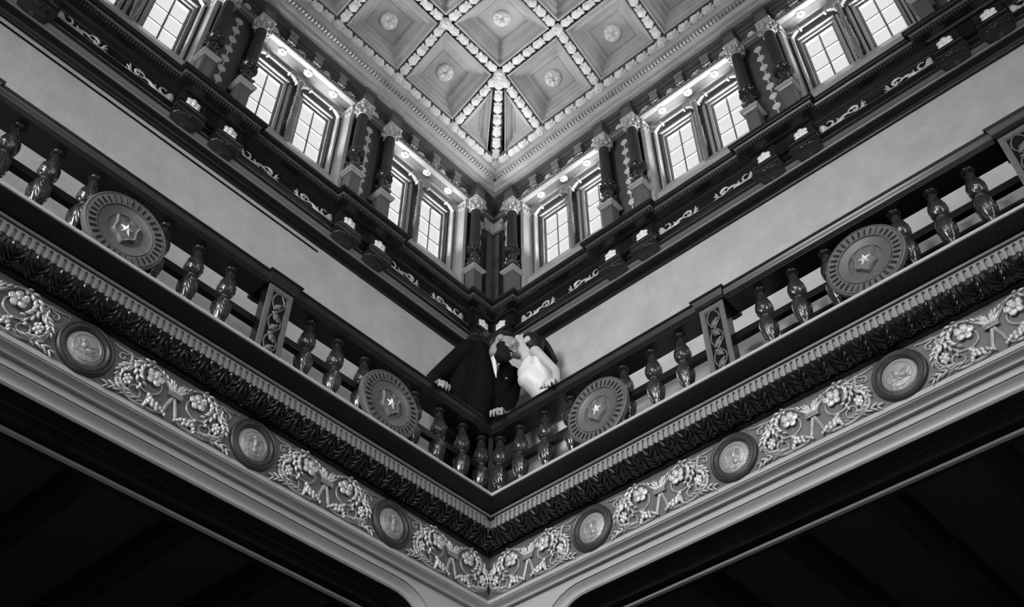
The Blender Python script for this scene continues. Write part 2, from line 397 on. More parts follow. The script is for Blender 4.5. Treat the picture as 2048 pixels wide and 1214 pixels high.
def dentils(b, path, d_, z0, z1, step, w_, th):
    for i in range(len(path)-1):
        a = Vector(path[i]); c = Vector(path[i+1]); t = (c-a).normalized(); n_ = Vector((t.y,-t.x))
        # inner corners shorten / outer corners lengthen the run
        def turn(i):
            if i <= 0 or i >= len(path)-1: return 0
            t1 = (Vector(path[i])-Vector(path[i-1])).normalized(); t2 = (Vector(path[i+1])-Vector(path[i])).normalized()
            return t1.cross(t2) if False else (t1.x*t2.y-t1.y*t2.x)
        a2 = a + t*(d_*(-turn(i))*1.0 if True else 0); c2 = c - t*(d_*(-turn(i+1)))
        # turn<0 means right-hand turn (inside corner): run shortened
        L_ = (c2-a2).dot(t)
        if L_ < step: continue
        n = max(1,int(L_/step)); st = L_/n
        for k in range(n):
            m_ = a2+t*((k+.5)*st)
            if not seen((m_.x+n_.x*d_, m_.y+n_.y*d_, z0), 100): continue
            p0 = m_-t*(w_/2)+n_*(d_-.006); p1 = m_+t*(w_/2)+n_*(d_-.006); q0 = p0+n_*(th+.006); q1 = p1+n_*(th+.006)
            vs = [(p0.x,p0.y,z0),(p1.x,p1.y,z0),(q1.x,q1.y,z0),(q0.x,q0.y,z0),(p0.x,p0.y,z1),(p1.x,p1.y,z1),(q1.x,q1.y,z1),(q0.x,q0.y,z1)]
            b.add(vs, [(0,1,2,3),(7,6,5,4),(0,4,5,1),(1,5,6,2),(2,6,7,3),(3,7,4,0)])
    return b
struct(obj('trim_upper_dentils', dentils(MB(), JP, .215, 2.704, 2.750, .0225, .013, .012), 'ring'))
# dark blocks of the cornice frieze under every pier (behind the rosettes)
blk = MB()
for w in 'LR':
    for c,a,b_ in [(p,p-.24,p+.24) for p in PIER]+[(PC,-.40,-.085)]:
        for x0,x1,g_,z0,z1 in ((a,b_,-.335,2.552,2.70),):
            vs = [wp(w,s,gg,z) for s in (x0,x1) for gg in (g_,-.5) for z in (z0,z1)]
            blk.add(vs, [(0,1,3,2),(4,6,7,5),(0,4,5,1),(2,3,7,6),(0,2,6,4),(1,5,7,3)])
struct(obj('trim_frieze_blocks', blk, 'cornice'))
# ---- clerestory walls
BC = [.39+1.42*k for k in range(4)]          # centres of the window bays
WIN = [(.105,.395),(-.395,-.105)]
def seg(b, w, s0,s1,g0,g1,z0,z1):
    vs = [wp(w,s,gg,z) for s in (s0,s1) for gg in (g0,g1) for z in (z0,z1)]
    return b.add(vs, [(0,1,3,2),(4,6,7,5),(0,4,5,1),(2,3,7,6),(0,2,6,4),(1,5,7,3)])
ZB, ZT = 3.475, 4.145
for w in 'LR':
    b = MB()
    allc = [.39+1.42*k for k in range(6)]
    seg(b, w, -.9, R+.9, -.69, -.725, 2.80, ZB); seg(b, w, -.9, R+.9, -.69, -.725, ZT, 4.66)
    edges = [-.9]
    for c in allc: edges += [c-.395, c-.105, c+.105, c+.395]
    edges.append(R+.9)
    for i in range(0, len(edges), 2): seg(b, w, edges[i], edges[i+1], -.69, -.725, ZB, ZT)
    struct(obj('wall_clerestory_'+SIDE[w], b, 'dark'))
for nm,f in (('wall_clerestory_east', lambda s,gg,z:(R-gg,-s,z)),('wall_clerestory_south', lambda s,gg,z:(s,-R+gg,z))):
    b = MB()
    def sg(s0,s1,z0,z1):
        vs = [f(s,gg,z) for s in (s0,s1) for gg in (-.69,-.725) for z in (z0,z1)]
        b.add(vs, [(0,1,3,2),(4,6,7,5),(0,4,5,1),(2,3,7,6),(0,2,6,4),(1,5,7,3)])
    sg(-.9,R+.9,2.8,ZB); sg(-.9,R+.9,ZT,4.66); e_ = [-.9]
    for c in allc: e_ += [c-.395, c-.105, c+.105, c+.395]
    e_.append(R+.9)
    for i in range(0,len(e_),2): sg(e_[i],e_[i+1],ZB,ZT)
    struct(obj(nm, b, 'dark'))
# piers between the bays, sills, lintel
for w in 'LR':
    pb = MB(); jb = MB(); sl = MB(); ln = MB()
    for c in PIER:
        seg(pb, w, c-.135, c+.135, -.502, -.69, 2.80, 4.30)
        for sx in (-1,1): seg(ln, w, c+sx*.162-.042, c+sx*.162+.042, -.465, -.69, 2.80, 4.26)
        for sg_ in (-1,1):
            a = lambda x0,x1: (c+sg_*x0, c+sg_*x1) if sg_ > 0 else (c-x1, c-x0)
            seg(jb, w, *a(.205,.240), -.470, -.69, 2.80, 4.24)
            seg(ln, w, *a(.240,.262), -.60, -.69, 2.80, 4.20)
            seg(jb, w, *a(.262,.280), -.585, -.69, 2.80, 4.17)
            seg(ln, w, *a(.280,.300), -.64, -.69, 2.80, 4.17)
    seg(ln, w, -.202, -.118, -.465, -.69, 2.80, 4.26)
    seg(pb, w, -.50, -.185, -.502, -.69, 2.80, 4.30); seg(jb, w, -.115, -.080, -.470, -.69, 2.80, 4.24)
    seg(ln, w, -.080,-.058, -.60,-.69,2.80,4.20); seg(jb, w, -.058,-.040,-.585,-.69,2.80,4.17); seg(ln, w, -.040,-.020,-.64,-.69,2.80,4.17)
    struct(obj('wall_pier_panels_'+SIDE[w], pb, 'panel')); struct(obj('trim_jambs_'+SIDE[w], jb, 'jamb')); struct(obj('trim_jamb_grooves_'+SIDE[w], ln, 'dark'))
    # sloping sill
    pr = [(-.515,2.80),(-.515,3.225),(-.525,3.24),(-.64,3.45),(-.69,3.475),(-.69,2.80)]
    p0 = [(0,5.4),(0,-.5)] if w == 'L' else None
    pth = [(0,-5.4),(0,.66)] if w == 'L' else [(-.66,0),(5.4,0)]
    struct(obj('trim_window_sill_'+SIDE[w], sl.sweep(pth, pr), 'jamb'))
# lintel: hollow bright soffit, bead, dark architrave and frieze behind the brackets
so = [(-.425,4.262),(-.425,4.252),(-.435,4.247)]+[(-.435-.17*t, 4.247+.018*math.sin(math.pi*t)) for t in (.1,.3,.5,.7,.9)]+[(-.61,4.245),(-.69,4.235),(-.69,4.262)]
closed('trim_window_soffit', BASE, so, 'jamb', True)
closed('trim_architrave', BASE, [(-.425,4.260),(-.42,4.262),(-.415,4.272),(-.42,4.28),(-.428,4.282),(-.428,4.30),(-.45,4.302),(-.45,4.40),(-.44,4.402),(-.43,4.41),(-.40,4.415),(-.395,4.425),(-.36,4.43),(-.355,4.44),(-.34,4.445),(-.34,4.66),(-.69,4.66),(-.69,4.262)], 'ceildark')
# ---- ceiling cornice
cc = [(-.345,4.436),(-.30,4.440),(-.296,4.446),(-.296,4.462),(-.288,4.464),(-.288,4.470)]
cc += [(-.288+.040*t, 4.470+.032*t-.006*math.sin(math.pi*t)) for t in (0,.2,.4,.6,.8,1)]
cc += [(-.246,4.506),(-.246,4.512),(-.250,4.513),(-.250,4.548),(-.222,4.550),(-.205,4.556),(-.196,4.572),(-.192,4.574),(-.192,4.60),(-.196,4.66),(-.345,4.66)]
closed('trim_ceiling_cornice', BASE, cc, 'ceil', True)
CPATH = [(WG-.0+.51-.232+.0,-R),(-.232,.232),(R,.232)]
cp = [(-.250,-R-.2),(-.250,.250),(R+.2,.250)]
struct(obj('trim_ceiling_dentils', dentils(MB(), cp, .0, 4.510, 4.546, .035, .022, .034), 'ceil'))
# ================================================================== CEILING
S0, S1, ZS0, ZS1, PT = -.18, .41, 4.655, 4.95, .71
N_ = 10
RX = S1+N_*PT                                   # 7.51 : inner edge on the far side
NR = .052                                        # half width of the rib channel
ceil_root = thing('ceiling', 'coffered ceiling', 'ceiling'); del ceil_root['label']; del ceil_root['category']; ceil_root['kind'] = 'structure'
def XY(a,b): return (a,-b)
def coffer(poly, nrm, steps, name):
    """poly: inner border corners (3D, in order), stepped inwards and up along nrm"""
    b = MB(); P_ = [Vector(p) for p in poly]; nrm = Vector(nrm).normalized(); n = len(P_)
    rings = []
    for ins,h in steps:
        ring = []
        for i in range(n):
            p, a, c = P_[i], P_[i-1], P_[(i+1)%n]
            e1 = (p-a).normalized(); e2 = (c-p).normalized(); cen = sum(P_, Vector())/n
            m1 = nrm.cross(e1); m2 = nrm.cross(e2)
            if m1.dot(cen-p) < 0: m1 = -m1
            if m2.dot(cen-p) < 0: m2 = -m2
            mi = (m1+m2)/(1+m1.dot(m2)); ring.append(p+mi*ins+nrm*h)
        rings.append(ring)
    vs = [v for r in rings for v in r]; fs = []
    for j in range(len(rings)-1):
        for i in range(n): fs.append((j*n+i, j*n+(i+1)%n, (j+1)*n+(i+1)%n, (j+1)*n+i))
    fs.append(tuple((len(rings)-1)*n+i for i in range(n)))
    b.add(vs, fs); return b, rings[-1]
ST = [(0,0),(.005,-.008),(.018,-.008),(.020,.004),(.022,.032),(.040,.034)]+[(.040+.026*t,.034+.036*t-.010*math.sin(math.pi*t)) for t in (.25,.5,.75,1)]+[(.080,.072),(.081,.092),(.092,.094)]+[(.092+.024*t,.094+.030*t+.008*math.sin(math.pi*t)) for t in (.25,.5,.75,1)]+[(.134,.126),(.135,.138),(.142,.132),(.150,.132),(.152,.140),(.158,.140)]
STT = [(a*.62,h*.75) for a,h in ST]
ros = []
cells = []
for i in range(N_):
    for j in range(N_):
        x0 = S1+i*PT; y0 = S1+j*PT
        cells.append(([(x0+NR,-(y0+NR),ZS1),(x0+PT-NR,-(y0+NR),ZS1),(x0+PT-NR,-(y0+PT-NR),ZS1),(x0+NR,-(y0+PT-NR),ZS1)], (0,0,1), 'flat', (i,j)))
dz = (ZS1-ZS0)/math.hypot(S1-S0, ZS1-ZS0); dx = (S1-S0)/math.hypot(S1-S0, ZS1-ZS0)
for i in range(N_):
    a = S1+i*PT+NR; b_ = S1+(i+1)*PT-NR
    lo = (S0+NR*dx, ZS0+NR*dz); hi = (S1-NR*dx, ZS1-NR*dz)
    cells.append(([(a,-lo[0],lo[1]),(b_,-lo[0],lo[1]),(b_,-hi[0],hi[1]),(a,-hi[0],hi[1])], (0,dz,dx), 'R', (i,)))
    cells.append(([(lo[0],-a,lo[1]),(lo[0],-b_,lo[1]),(hi[0],-b_,hi[1]),(hi[0],-a,hi[1])], (-dz,0,dx), 'L', (i,)))
for poly,nr,kind,idx in cells:
    cen = sum((Vector(p) for p in poly), Vector())/4
    if not seen(cen, 260): continue
    b, last = coffer(poly, nr, ST, 'coffer')
    struct(obj('coffer', b, 'ceil', parent=ceil_root))
    ros.append((sum(last, Vector())/4, Vector(nr), kind, idx))
# two triangular coffers each side of the hip rib
for w in 'LR':
    A = (S0+.075, S0+.135); 
    tri = [(S1-.075,.41-0-.052, 'x')]
    # local: s along wall from corner, e = distance from border up the slope (0..1)
    def PP(s,t): gg = S0+(S1-S0)*t; z = ZS0+(ZS1-ZS0)*t; return (s,-gg,z) if w == 'R' else (gg,-s,z)
    # triangle: border edge t=.08 from s=.. to .358 ; vertical edge s=.358 ; hip edge s = S0+(S1-S0)t + offset
    off = .066
    p1 = PP(S0+(S1-S0)*.08+off+.05, .08); p2 = PP(S1-NR, .08); p3 = PP(S1-NR, ((S1-NR)-off-.0-S0)/(S1-S0)-.02)
    nr = (0,dz,dx) if w == 'R' else (-dz,0,dx)
    b, last = coffer([p1,p2,p3], nr, [(a*.55,h*.6) for a,h in ST], 'coffer')
    struct(obj('coffer', b, 'ceil', parent=ceil_root))
# rib channels (dark grounds of the ribs)
rb = MB()
def rib(b, p, q, nr, hw=NR+.004, d=.0, th=.05):
    p = Vector(p); q = Vector(q); t = (q-p).normalized(); nr = Vector(nr).normalized(); sd = t.cross(nr).normalized()
    vs = []
    for e in (p,q):
        for a,h in ((-hw,.012),(hw,.012),(hw,th),(-hw,th)): vs.append(e+sd*a+nr*(h))
    b.add(vs, [(0,1,2,3),(7,6,5,4),(0,4,5,1),(1,5,6,2),(2,6,7,3),(3,7,4,0)])
edges = []                                     # (p, q, normal, kind, idx)
for i in range(N_+1):
    for j in range(N_):
        edges.append(((S1+i*PT,-(S1+j*PT),ZS1),(S1+i*PT,-(S1+(j+1)*PT),ZS1),(0,0,1)))
        edges.append(((S1+j*PT,-(S1+i*PT),ZS1),(S1+(j+1)*PT,-(S1+i*PT),ZS1),(0,0,1)))
for i in range(N_+1):
    a = S1+i*PT
    edges.append(((a,-S0,ZS0),(a,-S1,ZS1),(0,dz,dx))); edges.append(((S0,-a,ZS0),(S1,-a,ZS1),(-dz,0,dx)))
for i in range(N_):
    a = S1+i*PT; b_ = a+PT
    edges.append(((a,-S0,ZS0),(b_,-S0,ZS0),(0,dz*.6,1))); edges.append(((S0,-a,ZS0),(S0,-b_,ZS0),(-dz*.6,0,1)))
edges.append(((S0,-S0,ZS0),(S1,-S0,ZS0),(0,dz*.6,1))); edges.append(((S0,-S0,ZS0),(S0,-S1,ZS0),(-dz*.6,0,1)))
edges.append(((S0,-S0,ZS0),(S1,-S1,ZS1),(-dz*.5,dz*.5,dx)))
for p,q,nr in edges: rib(rb, p, q, nr)
struct(obj('trim_ceiling_ribs', rb, 'ceildark'))
struct(obj('ceiling_deck', MB().box(-.9,R+.9,-R-.9,.9,5.3,5.4), 'ceildark'))
bk = MB()                                      # closes the gap between the cornice and the deck
bk.sweep(BASE, [(-.34,4.62),(-.34,5.35),(-.36,5.35),(-.36,4.62)], closed=True)
struct(obj('ceiling_edge', bk, 'ceildark'))
# gilt leaf garlands on the ribs
def garland(L_, nm):
    b = MB(); n = max(2, round(L_/.118)); st = L_/n
    mid = n//2
    for k in range(n):
        x = (k+.5)*st
        if L_ > .6 and abs(x-L_/2) < st*.6 and n % 2: pass
        b.ell((x,0,-.006), (st*.46,.042,.018), n=10, m=6)
        for sg in (-1,1):
            b.ell((x+st*.36,sg*.022,-.008), (st*.2,.017,.011), n=6, m=4, rot=Matrix.Rotation(sg*.6,3,'Z'))
            b.ell((x-st*.18,sg*.028,-.006), (st*.16,.014,.010), n=6, m=4, rot=Matrix.Rotation(sg*.9,3,'Z'))
        b.ell((x+st*.5,0,-.012), (.014,.016,.012), n=6, m=4)
    if L_ > .5:
        b.lathe([(.0,-.03),(.012,-.032),(.024,-.028),(.034,-.016),(.036,0),(.03,.01)], n=12, T=Matrix.Translation((L_/2,0,0)))
    return b
gm = {}
node = {}
gn = 0
for p,q,nr in edges:
    c = (Vector(p)+Vector(q))/2
    if not seen(c, 200): continue
    L_ = (Vector(q)-Vector(p)).length; key = round(L_,2)
    if key not in gm:
        me = garland(L_-.085, 'gilt_garland').mesh('gilt_garland', True, 50); me.materials.append(M['pale']); gm[key] = me
    o = bpy.data.objects.new('gilt_garland', gm[key]); COL.objects.link(o)
    t = (Vector(q)-Vector(p)).normalized(); nv = Vector(nr).normalized(); y = nv.cross(t).normalized(); z = t.cross(y)
    mw = Matrix((t,y,z)).transposed().to_4x4(); mw.translation = Vector(p)+t*.0425; o.matrix_world = mw
    onflat = p[2] == ZS1 and q[2] == ZS1; border = p[2] == ZS0 and q[2] == ZS0
    a = (round((p[0]-S1)/PT)+1, round((-p[1]-S1)/PT)+1) ; bb = (round((q[0]-S1)/PT)+1, round((-q[1]-S1)/PT)+1)
    if border:
        sd = 'right' if abs(p[1]+S0) < 1e-3 and not (abs(p[0]-S0) < 1e-3 and abs(q[0]-S0) < 1e-3) else 'left'
        k = int(round(((q[0] if sd == 'right' else -q[1])-S1)/PT))
        lab = 'gilt garland on ceiling border above %s wall, %s length from the corner' % (sd, ORD[k])
    elif onflat:
        dirn = 'pointing away from right wall' if abs(p[0]-q[0]) < 1e-3 else 'pointing away from left wall'
        lab = 'gilt garland %s, %s rib from left, %s from right' % (dirn, ORD[max(a[0]-1,0)], ORD[max(a[1]-1,0)])
    elif abs(p[0]-p[1]*-1) < 1e-3 and abs(p[0]-S0) < 1e-3:
        lab = 'gilt leaf garland on the ceiling hip rib rising from the corner'
    else:
        sd = 'right' if abs(p[1]+S0) < 1e-3 else 'left'
        k = int(round(((p[0] if sd == 'right' else -p[1])-S1)/PT))
        lab = 'gilt garland on sloping rib above %s wall, %s from the corner' % (sd, ORD[k])
    tag(o, lab, 'garland', 'gilt garlands on the ceiling ribs')
    for e in (p,q): node[tuple(round(v,3) for v in e)] = nr
me = MB().lathe([(.012,-.034),(.018,-.040),(.026,-.036),(.030,-.026),(.044,-.022),(.052,-.010),(.054,.004),(.04,.014)], n=16, fn=lambda r,z,a: r*(1+.05*math.cos(8*a)) if r > .03 else r).mesh('gilt_boss', True, 50); me.materials.append(M['pale'])
for e,nr in node.items():
    o = bpy.data.objects.new('gilt_boss', me); COL.objects.link(o); o.location = e
    o.rotation_euler = Vector(nr).to_track_quat('Z','Y').to_euler()
    i = round((e[0]-S1)/PT)+1; j = round((-e[1]-S1)/PT)+1
    if e[2] == ZS0:
        sd = 'corner' if abs(e[0]-S0) < 1e-3 and abs(e[1]+S0) < 1e-3 else ('right' if abs(e[1]+S0) < 1e-3 else 'left')
        lab = 'round gilt boss in the very corner of the ceiling border' if sd == 'corner' else 'gilt boss on ceiling border above %s wall, %s after the corner boss' % (sd, ORD[(i if sd == 'right' else j)-1])
    else: lab = 'gilt boss at flat ceiling rib crossing, %s from left side, %s from right side' % (ORD[i-1], ORD[j-1])
    tag(o, lab, 'boss', 'gilt bosses at the rib crossings')
# carved rosettes hanging in the coffers
def mk_ros():
    r = thing('ceiling_rosette', 'x', 'rosette', 'carved rosettes in the ceiling coffers')
    obj('disc', MB().lathe([(.0,-.026),(.05,-.028),(.070,-.022),(.079,-.012),(.080,.0),(.07,.02)], n=24, fn=lambda r_,z,a: r_*(1+.03*math.cos(8*a)) if r_ > .06 else r_), 'pale', r, True, 50)
    b = MB()
    for k in range(4):
        a = math.pi/2*k+.4
        b.ell((.040*math.cos(a),.040*math.sin(a),-.030), (.030,.022,.014), rot=Matrix.Rotation(a,3,'Z'), n=10, m=6)
        a += math.pi/4
        b.ell((.052*math.cos(a),.052*math.sin(a),-.024), (.018,.014,.010), rot=Matrix.Rotation(a,3,'Z'))
    obj('petals', b, 'pale', r, True, 60)
    obj('bud', MB().lathe([(.0,-.062),(.010,-.060),(.018,-.048),(.016,-.036),(.02,-.02)], n=8, fn=lambda r_,z,a: r_*(1+.2*math.cos(4*a))), 'gilt', r, True, 60)
    return r
first = None
for c,nr,kind,idx in ros:
    if not seen(c, 120): continue
    o = mk_ros() if first is None else dup(first); first = first or o
    o.location = c; o.rotation_euler = nr.to_track_quat('Z','Y').to_euler()
    if kind == 'flat': lab = 'pale rosette in flat ceiling coffer, %s from left side, %s from right side' % (ORD[idx[0]], ORD[idx[1]])
    else: lab = 'pale rosette in sloping coffer above %s wall, %s from the corner' % (SIDE[kind], ORD[idx[0]])
    o['label'] = lab
# ================================================================== FRIEZE
YM = Matrix.Rotation(math.pi/2,4,'X')            # lathe axis z -> -y (towards the room)
def relief(b, seed, r=.078):
    rnd = random.Random(seed)
    T = lambda x,z: (x,-.016-.004*(1-(x*x+z*z)/(r*r)),z)
    if seed % 2:
        for k in range(9):                        # small crouching figure with a ground line
            a = rnd.uniform(-.04,.02); c = rnd.uniform(-.03,.03)
            b.tube([T(a,c),T(a+rnd.uniform(.005,.03),c+rnd.uniform(-.02,.02)),T(a+rnd.uniform(.02,.045),c+rnd.uniform(-.03,.025))],[.003,.005,.002],n=5)
        b.ell(T(-.022,.030),(.010,.007,.011)); b.ell(T(-.012,.006),(.017,.008,.020)); b.ell(T(.018,-.012),(.026,.008,.013))
        b.tube([T(-.06,-.038),T(0,-.036),T(.06,-.038)],.0025,n=5)
        b.tube([T(-.045,-.03),T(-.042,0),T(-.05,.03)],.003,n=5); b.tube([T(.03,-.03),T(.05,-.02),T(.058,.0)],[.005,.004,.002],n=5)
    else:
        b.ell(T(-.002,.042),(.011,.007,.012)); b.ell(T(.004,.008),(.013,.008,.028)); b.ell(T(.010,-.034),(.020,.007,.020))
        for sg in (-1,1):
            for k in range(4):
                b.tube([T(sg*.008,.02-.006*k),T(sg*(.03+.004*k),.038-.012*k),T(sg*(.052-.004*k),.020-.016*k)],[.002,.005,.0015],n=5)
            for k in range(3):
                x = sg*(.02+.012*k); z = -.03-.01*k
                b.tube([T(x+.010*math.cos(t),z+.010*math.sin(t)) for t in [i*.8+k for i in range(7)]],.0022,n=4)
    b.tube([T(r*.93*math.cos(t),r*.93*math.sin(t)) for t in [i*math.pi/14 for i in range(29)]],.0022,n=4)
def mk_medal(sd):
    t = thing('frieze_medallion','x','medallion','bronze medallions along the gallery frieze')
    n = 56
    obj('ring', MB().lathe([(.150,.002),(.150,.012),(.146,.020),(.138,.024),(.130,.020),(.127,.022),(.112,.024),(.108,.018),(.101,.014),(.099,.0)], n=n*2, T=YM, fn=lambda r,z,a: r, cap=False), 'ring', t, True, 40)
    b = MB()
    for k in range(n):                            # reeding pegs on the ring
        a = 2*math.pi*k/n; b.ell((.1195*math.cos(a),-.0235,.1195*math.sin(a)), (.0085,.003,.003), n=6, m=4, rot=Matrix.Rotation(-a,3,'Y'))
    obj('reeding', b, 'ring', t, True, 60)
    b = MB().lathe([(.100,.0),(.097,.008),(.094,.010),(.090,.014),(.05,.018),(0,.0195)], n=40, T=YM, cap=False)
    d = obj('disc', b, 'medal', t, True, 60)
    r = MB(); relief(r, sd); obj('relief', r, 'medal', d, True, 60)
    return t
MED = [.837+k for k in range(5)]
ma = mk_medal(1); mb_ = mk_medal(2)
used = set()
for w in 'LR':
    for k,s in enumerate(MED):
        if not seen(wp(w,s,0,0),260): continue
        src = (mb_, ma)[k == 2]; key = id(src)
        if k == 1: src = mb_
        o = dup(src) if key in used or src.name+'u' in used else src
        used.add(key)
        what = 'crouching figure' if src is ma else 'winged figure'
        o['label'] = 'bronze medallion with %s, %s from the corner on the %s frieze' % (what, ORD[k], SIDE[w]); put(o, w, s, .0035, .003)
# ---- scroll ornament between the medallions
def sm(pts, n=4):                                 # Catmull-Rom
    out = []; P_ = [pts[0]]+list(pts)+[pts[-1]]
    for i in range(1,len(P_)-2):
        for k in range(n):
            t = k/n; p0,p1,p2,p3 = [np.array(P_[i+j],float) for j in (-1,0,1,2)]
            out.append(tuple(.5*((2*p1)+(p2-p0)*t+(2*p0-5*p1+4*p2-p3)*t*t+(3*p1-p0-3*p2+p3)*t**3)))
    out.append(tuple(pts[-1])); return out
def half(st, lv, fl, sg, full=True):
    X = lambda p,y=-.008: (sg*p[0], y, p[1])
    def stem(pts, r0, r1, y=-.008):
        q = sm(pts); n = len(q); st.tube([X(p,y) for p in q], [r0+(r1-r0)*i/(n-1) for i in range(n)], n=6, flat=.8)
    def leaves(pts, w_, l_, side=(1,-1), y=-.014, step=3):   # overlapping leaflets following a stem
        q = sm(pts,5)
        for i in range(0,len(q)-1,step+1):
            p = q[i]; d = (q[i+1][0]-p[0], q[i+1][1]-p[1]); L_ = math.hypot(*d) or 1; d = (d[0]/L_,d[1]/L_)
            f = math.sin(math.pi*(i+1.5)/(len(q)+1))*.7+.45
            for s_ in side:
                a = math.atan2(d[1],d[0])+s_*.5; c = (p[0]-d[1]*s_*w_*.55+math.cos(a)*l_*.2, p[1]+d[0]*s_*w_*.55+math.sin(a)*l_*.2)
                an = math.atan2(math.sin(a), sg*math.cos(a))
                lv.ell(X(c,y-.003*(i%2)), (l_*f*.66,.009,w_*f*.44), n=8, m=5, rot=Matrix.Rotation(-an,3,'Y'))
    spi = [(0,.03),(.03,.046),(.077,.095),(.115,.128),(.16,.135),(.205,.115),(.230,.070),(.217,.010),(.180,-.032),(.125,-.040),(.088,-.018),(.076,.020),(.09,.052)]
    stem(spi, .009, .006)
    leaves([(.150,.128),(.205,.105),(.225,.06),(.212,.01),(.175,-.03)], .020, .034, y=-.020, step=2)
    leaves([(.02,.05),(.06,.085),(.10,.100)], .014, .028, side=(1,), y=-.017, step=2)
    stem([(.178,-.034),(.222,-.042),(.238,-.07),(.222,-.100),(.192,-.104),(.172,-.082),(.182,-.056),(.200,-.050)], .007, .005)
    lv.ell(X((.200,-.052),-.018),(.009,.009,.012))
    # bud
    for dx_,dz_,r in ((0,0,.017),(.016,.012,.011),(-.015,.012,.012),(.014,-.014,.011),(-.013,-.015,.012),(.0,.024,.010),(.004,-.028,.010)):
        lv.ell(X((.262+dx_,-.036+dz_),-.017),(r,.012,r*1.15))
    S_ = [(.264,.088),(.263,.042),(.288,.030),(.312,.0),(.313,-.044),(.296,-.086),(.25,-.110),(.205,-.126),(.163,-.130),(.120,-.128),(.075,-.122),(.042,-.104),(.028,-.058),(.006,.004)]
    stem(S_, .010, .011)
    leaves([(.264,.085),(.262,.045),(.285,.030),(.312,-.004),(.314,-.044)], .016, .034, y=-.018, step=2)
    leaves([(.313,-.044),(.296,-.084),(.25,-.108),(.205,-.124),(.165,-.129)], .012, .040, side=(-1,), y=-.018, step=2)
    for p_,r in (((.135,-.060),.010),((.122,-.074),.011),((.108,-.082),.012),((.128,-.095),.013),((.104,-.104),.013),((.083,-.088),.012),((.080,-.112),.012),((.060,-.098),.011),((.045,-.110),.009),((.030,-.120),.008),((.140,-.112),.010),((.146,-.128),.008)):
        lv.ell(X(p_,-.019),(r,.011,r*1.35), rot=Matrix.Rotation(sg*.4,3,'Y'))
    stem([(.137,-.132),(.140,-.085),(.130,-.055),(.118,-.050),(.114,-.060)], .006, .004, -.015)
    if full:
        leaves([(.255,-.118),(.294,-.110),(.334,-.116),(.371,-.130)], .012, .036, y=-.015, step=3)
        stem([(.264,.088),(.276,.120),(.30,.122),(.34,.122),(.372,.130),(.380,.122)], .010, .004)
        stem([(.216,.138),(.239,.117),(.276,.120),(.30,.105),(.322,.102),(.334,.085),(.325,.068),(.310,.068),(.304,.080),(.312,.086)], .006, .005)
    # flower
    for k in range(5):
        a = 2*math.pi*k/5+.5; c = (.129+.030*math.cos(a), .054+.026*math.sin(a))
        an = math.atan2(math.sin(a), sg*math.cos(a))
        fl.ell(X(c,-.018),(.022,.009,.020), n=10, m=6, rot=Matrix.Rotation(-an,3,'Y'))
        fl.tube([X((c[0]+.018*math.cos(a+t), c[1]+.018*math.sin(a+t)),-.022) for t in (-1.2,-.6,0,.6,1.2)],.0036,n=5)
    fl.ell(X((.129,.054),-.026),(.010,.008,.010)); fl.ell(X((.160,.085),-.02),(.016,.010,.010))
    # leaves fanning out of the tie
    for a,l_ in ((1.25,.075),(1.0,.085),(.72,.075),(1.45,.060)):
        lv.tube([X((.006+l_*t*math.cos(a), .030+l_*t*math.sin(a)+0*t),-.014-.006*t) for t in (0,.35,.7,1)], [.005,.009,.008,.003], n=6, flat=.6)
def tie(b):
    for z,r in ((.012,.006),(.022,.008),(.033,.006)):
        b.tube([(x,-.018+.25*x*x*10*.0,z-.0) for x in (-.040,-.02,0,.02,.040)], r, n=6)
def mk_scroll(sides):
    t = thing('acanthus_scroll','x','scroll ornament','gilded acanthus scrolls on the gallery frieze')
    st, lv, tb = MB(), MB(), MB(); fls = []
    for sg,full in sides: fl = MB(); half(st, lv, fl, sg, full); fls.append(fl)
    tie(tb)
    obj('stem', st, 'dull', t, True, 60); obj('leaves', lv, 'gilt', t, True, 60); [obj('flower', f_, 'gilt', t, True, 60) for f_ in fls]; obj('tie', tb, 'dull', t, True, 60)
    return t
full = None
for w in 'LR':
    inner = 1 if w == 'R' else -1                 # +1: side away from the corner in local x
    o = mk_scroll([(inner,True),(-inner,False)]); o['label'] = 'gilded acanthus scroll squeezed into the corner end of the %s frieze' % SIDE[w]
    put(o, w, .337, .0, 0)
    for k in range(4):
        s = 1.337+k
        if not seen(wp(w,s,0,0),260): continue
        o = mk_scroll([(1,True),(-1,True)]) if full is None else dup(full); full = full or o
        o['label'] = 'gilded scroll between the %s frieze\'s %s and %s medallions from the corner' % (SIDE[w], ORD[k], ORD[k+1])
        put(o, w, s, 0, 0)
# ================================================================== BALUSTRADE
RG = 0.0
rail = [(0,1.270),(0,1.263),(-.004,1.260),(-.003,1.256)]+[(-.003-.031*t,1.256-.042*t+.009*math.sin(2*math.pi*t)) for t in (.12,.25,.37,.5,.62,.75,.87,1)]+[(-.030,1.212),(-.030,1.206),(-.036,1.203),(-.040,1.198),(-.040,1.192)]
back = [(-.24-g_,z) for g_,z in reversed(rail)]
rail_prof = rail+back+[(-.20,1.274),(-.12,1.280),(-.04,1.274)]
rt = thing('handrail','dark glossy handrail running round the gallery corner on carved balusters','handrail')
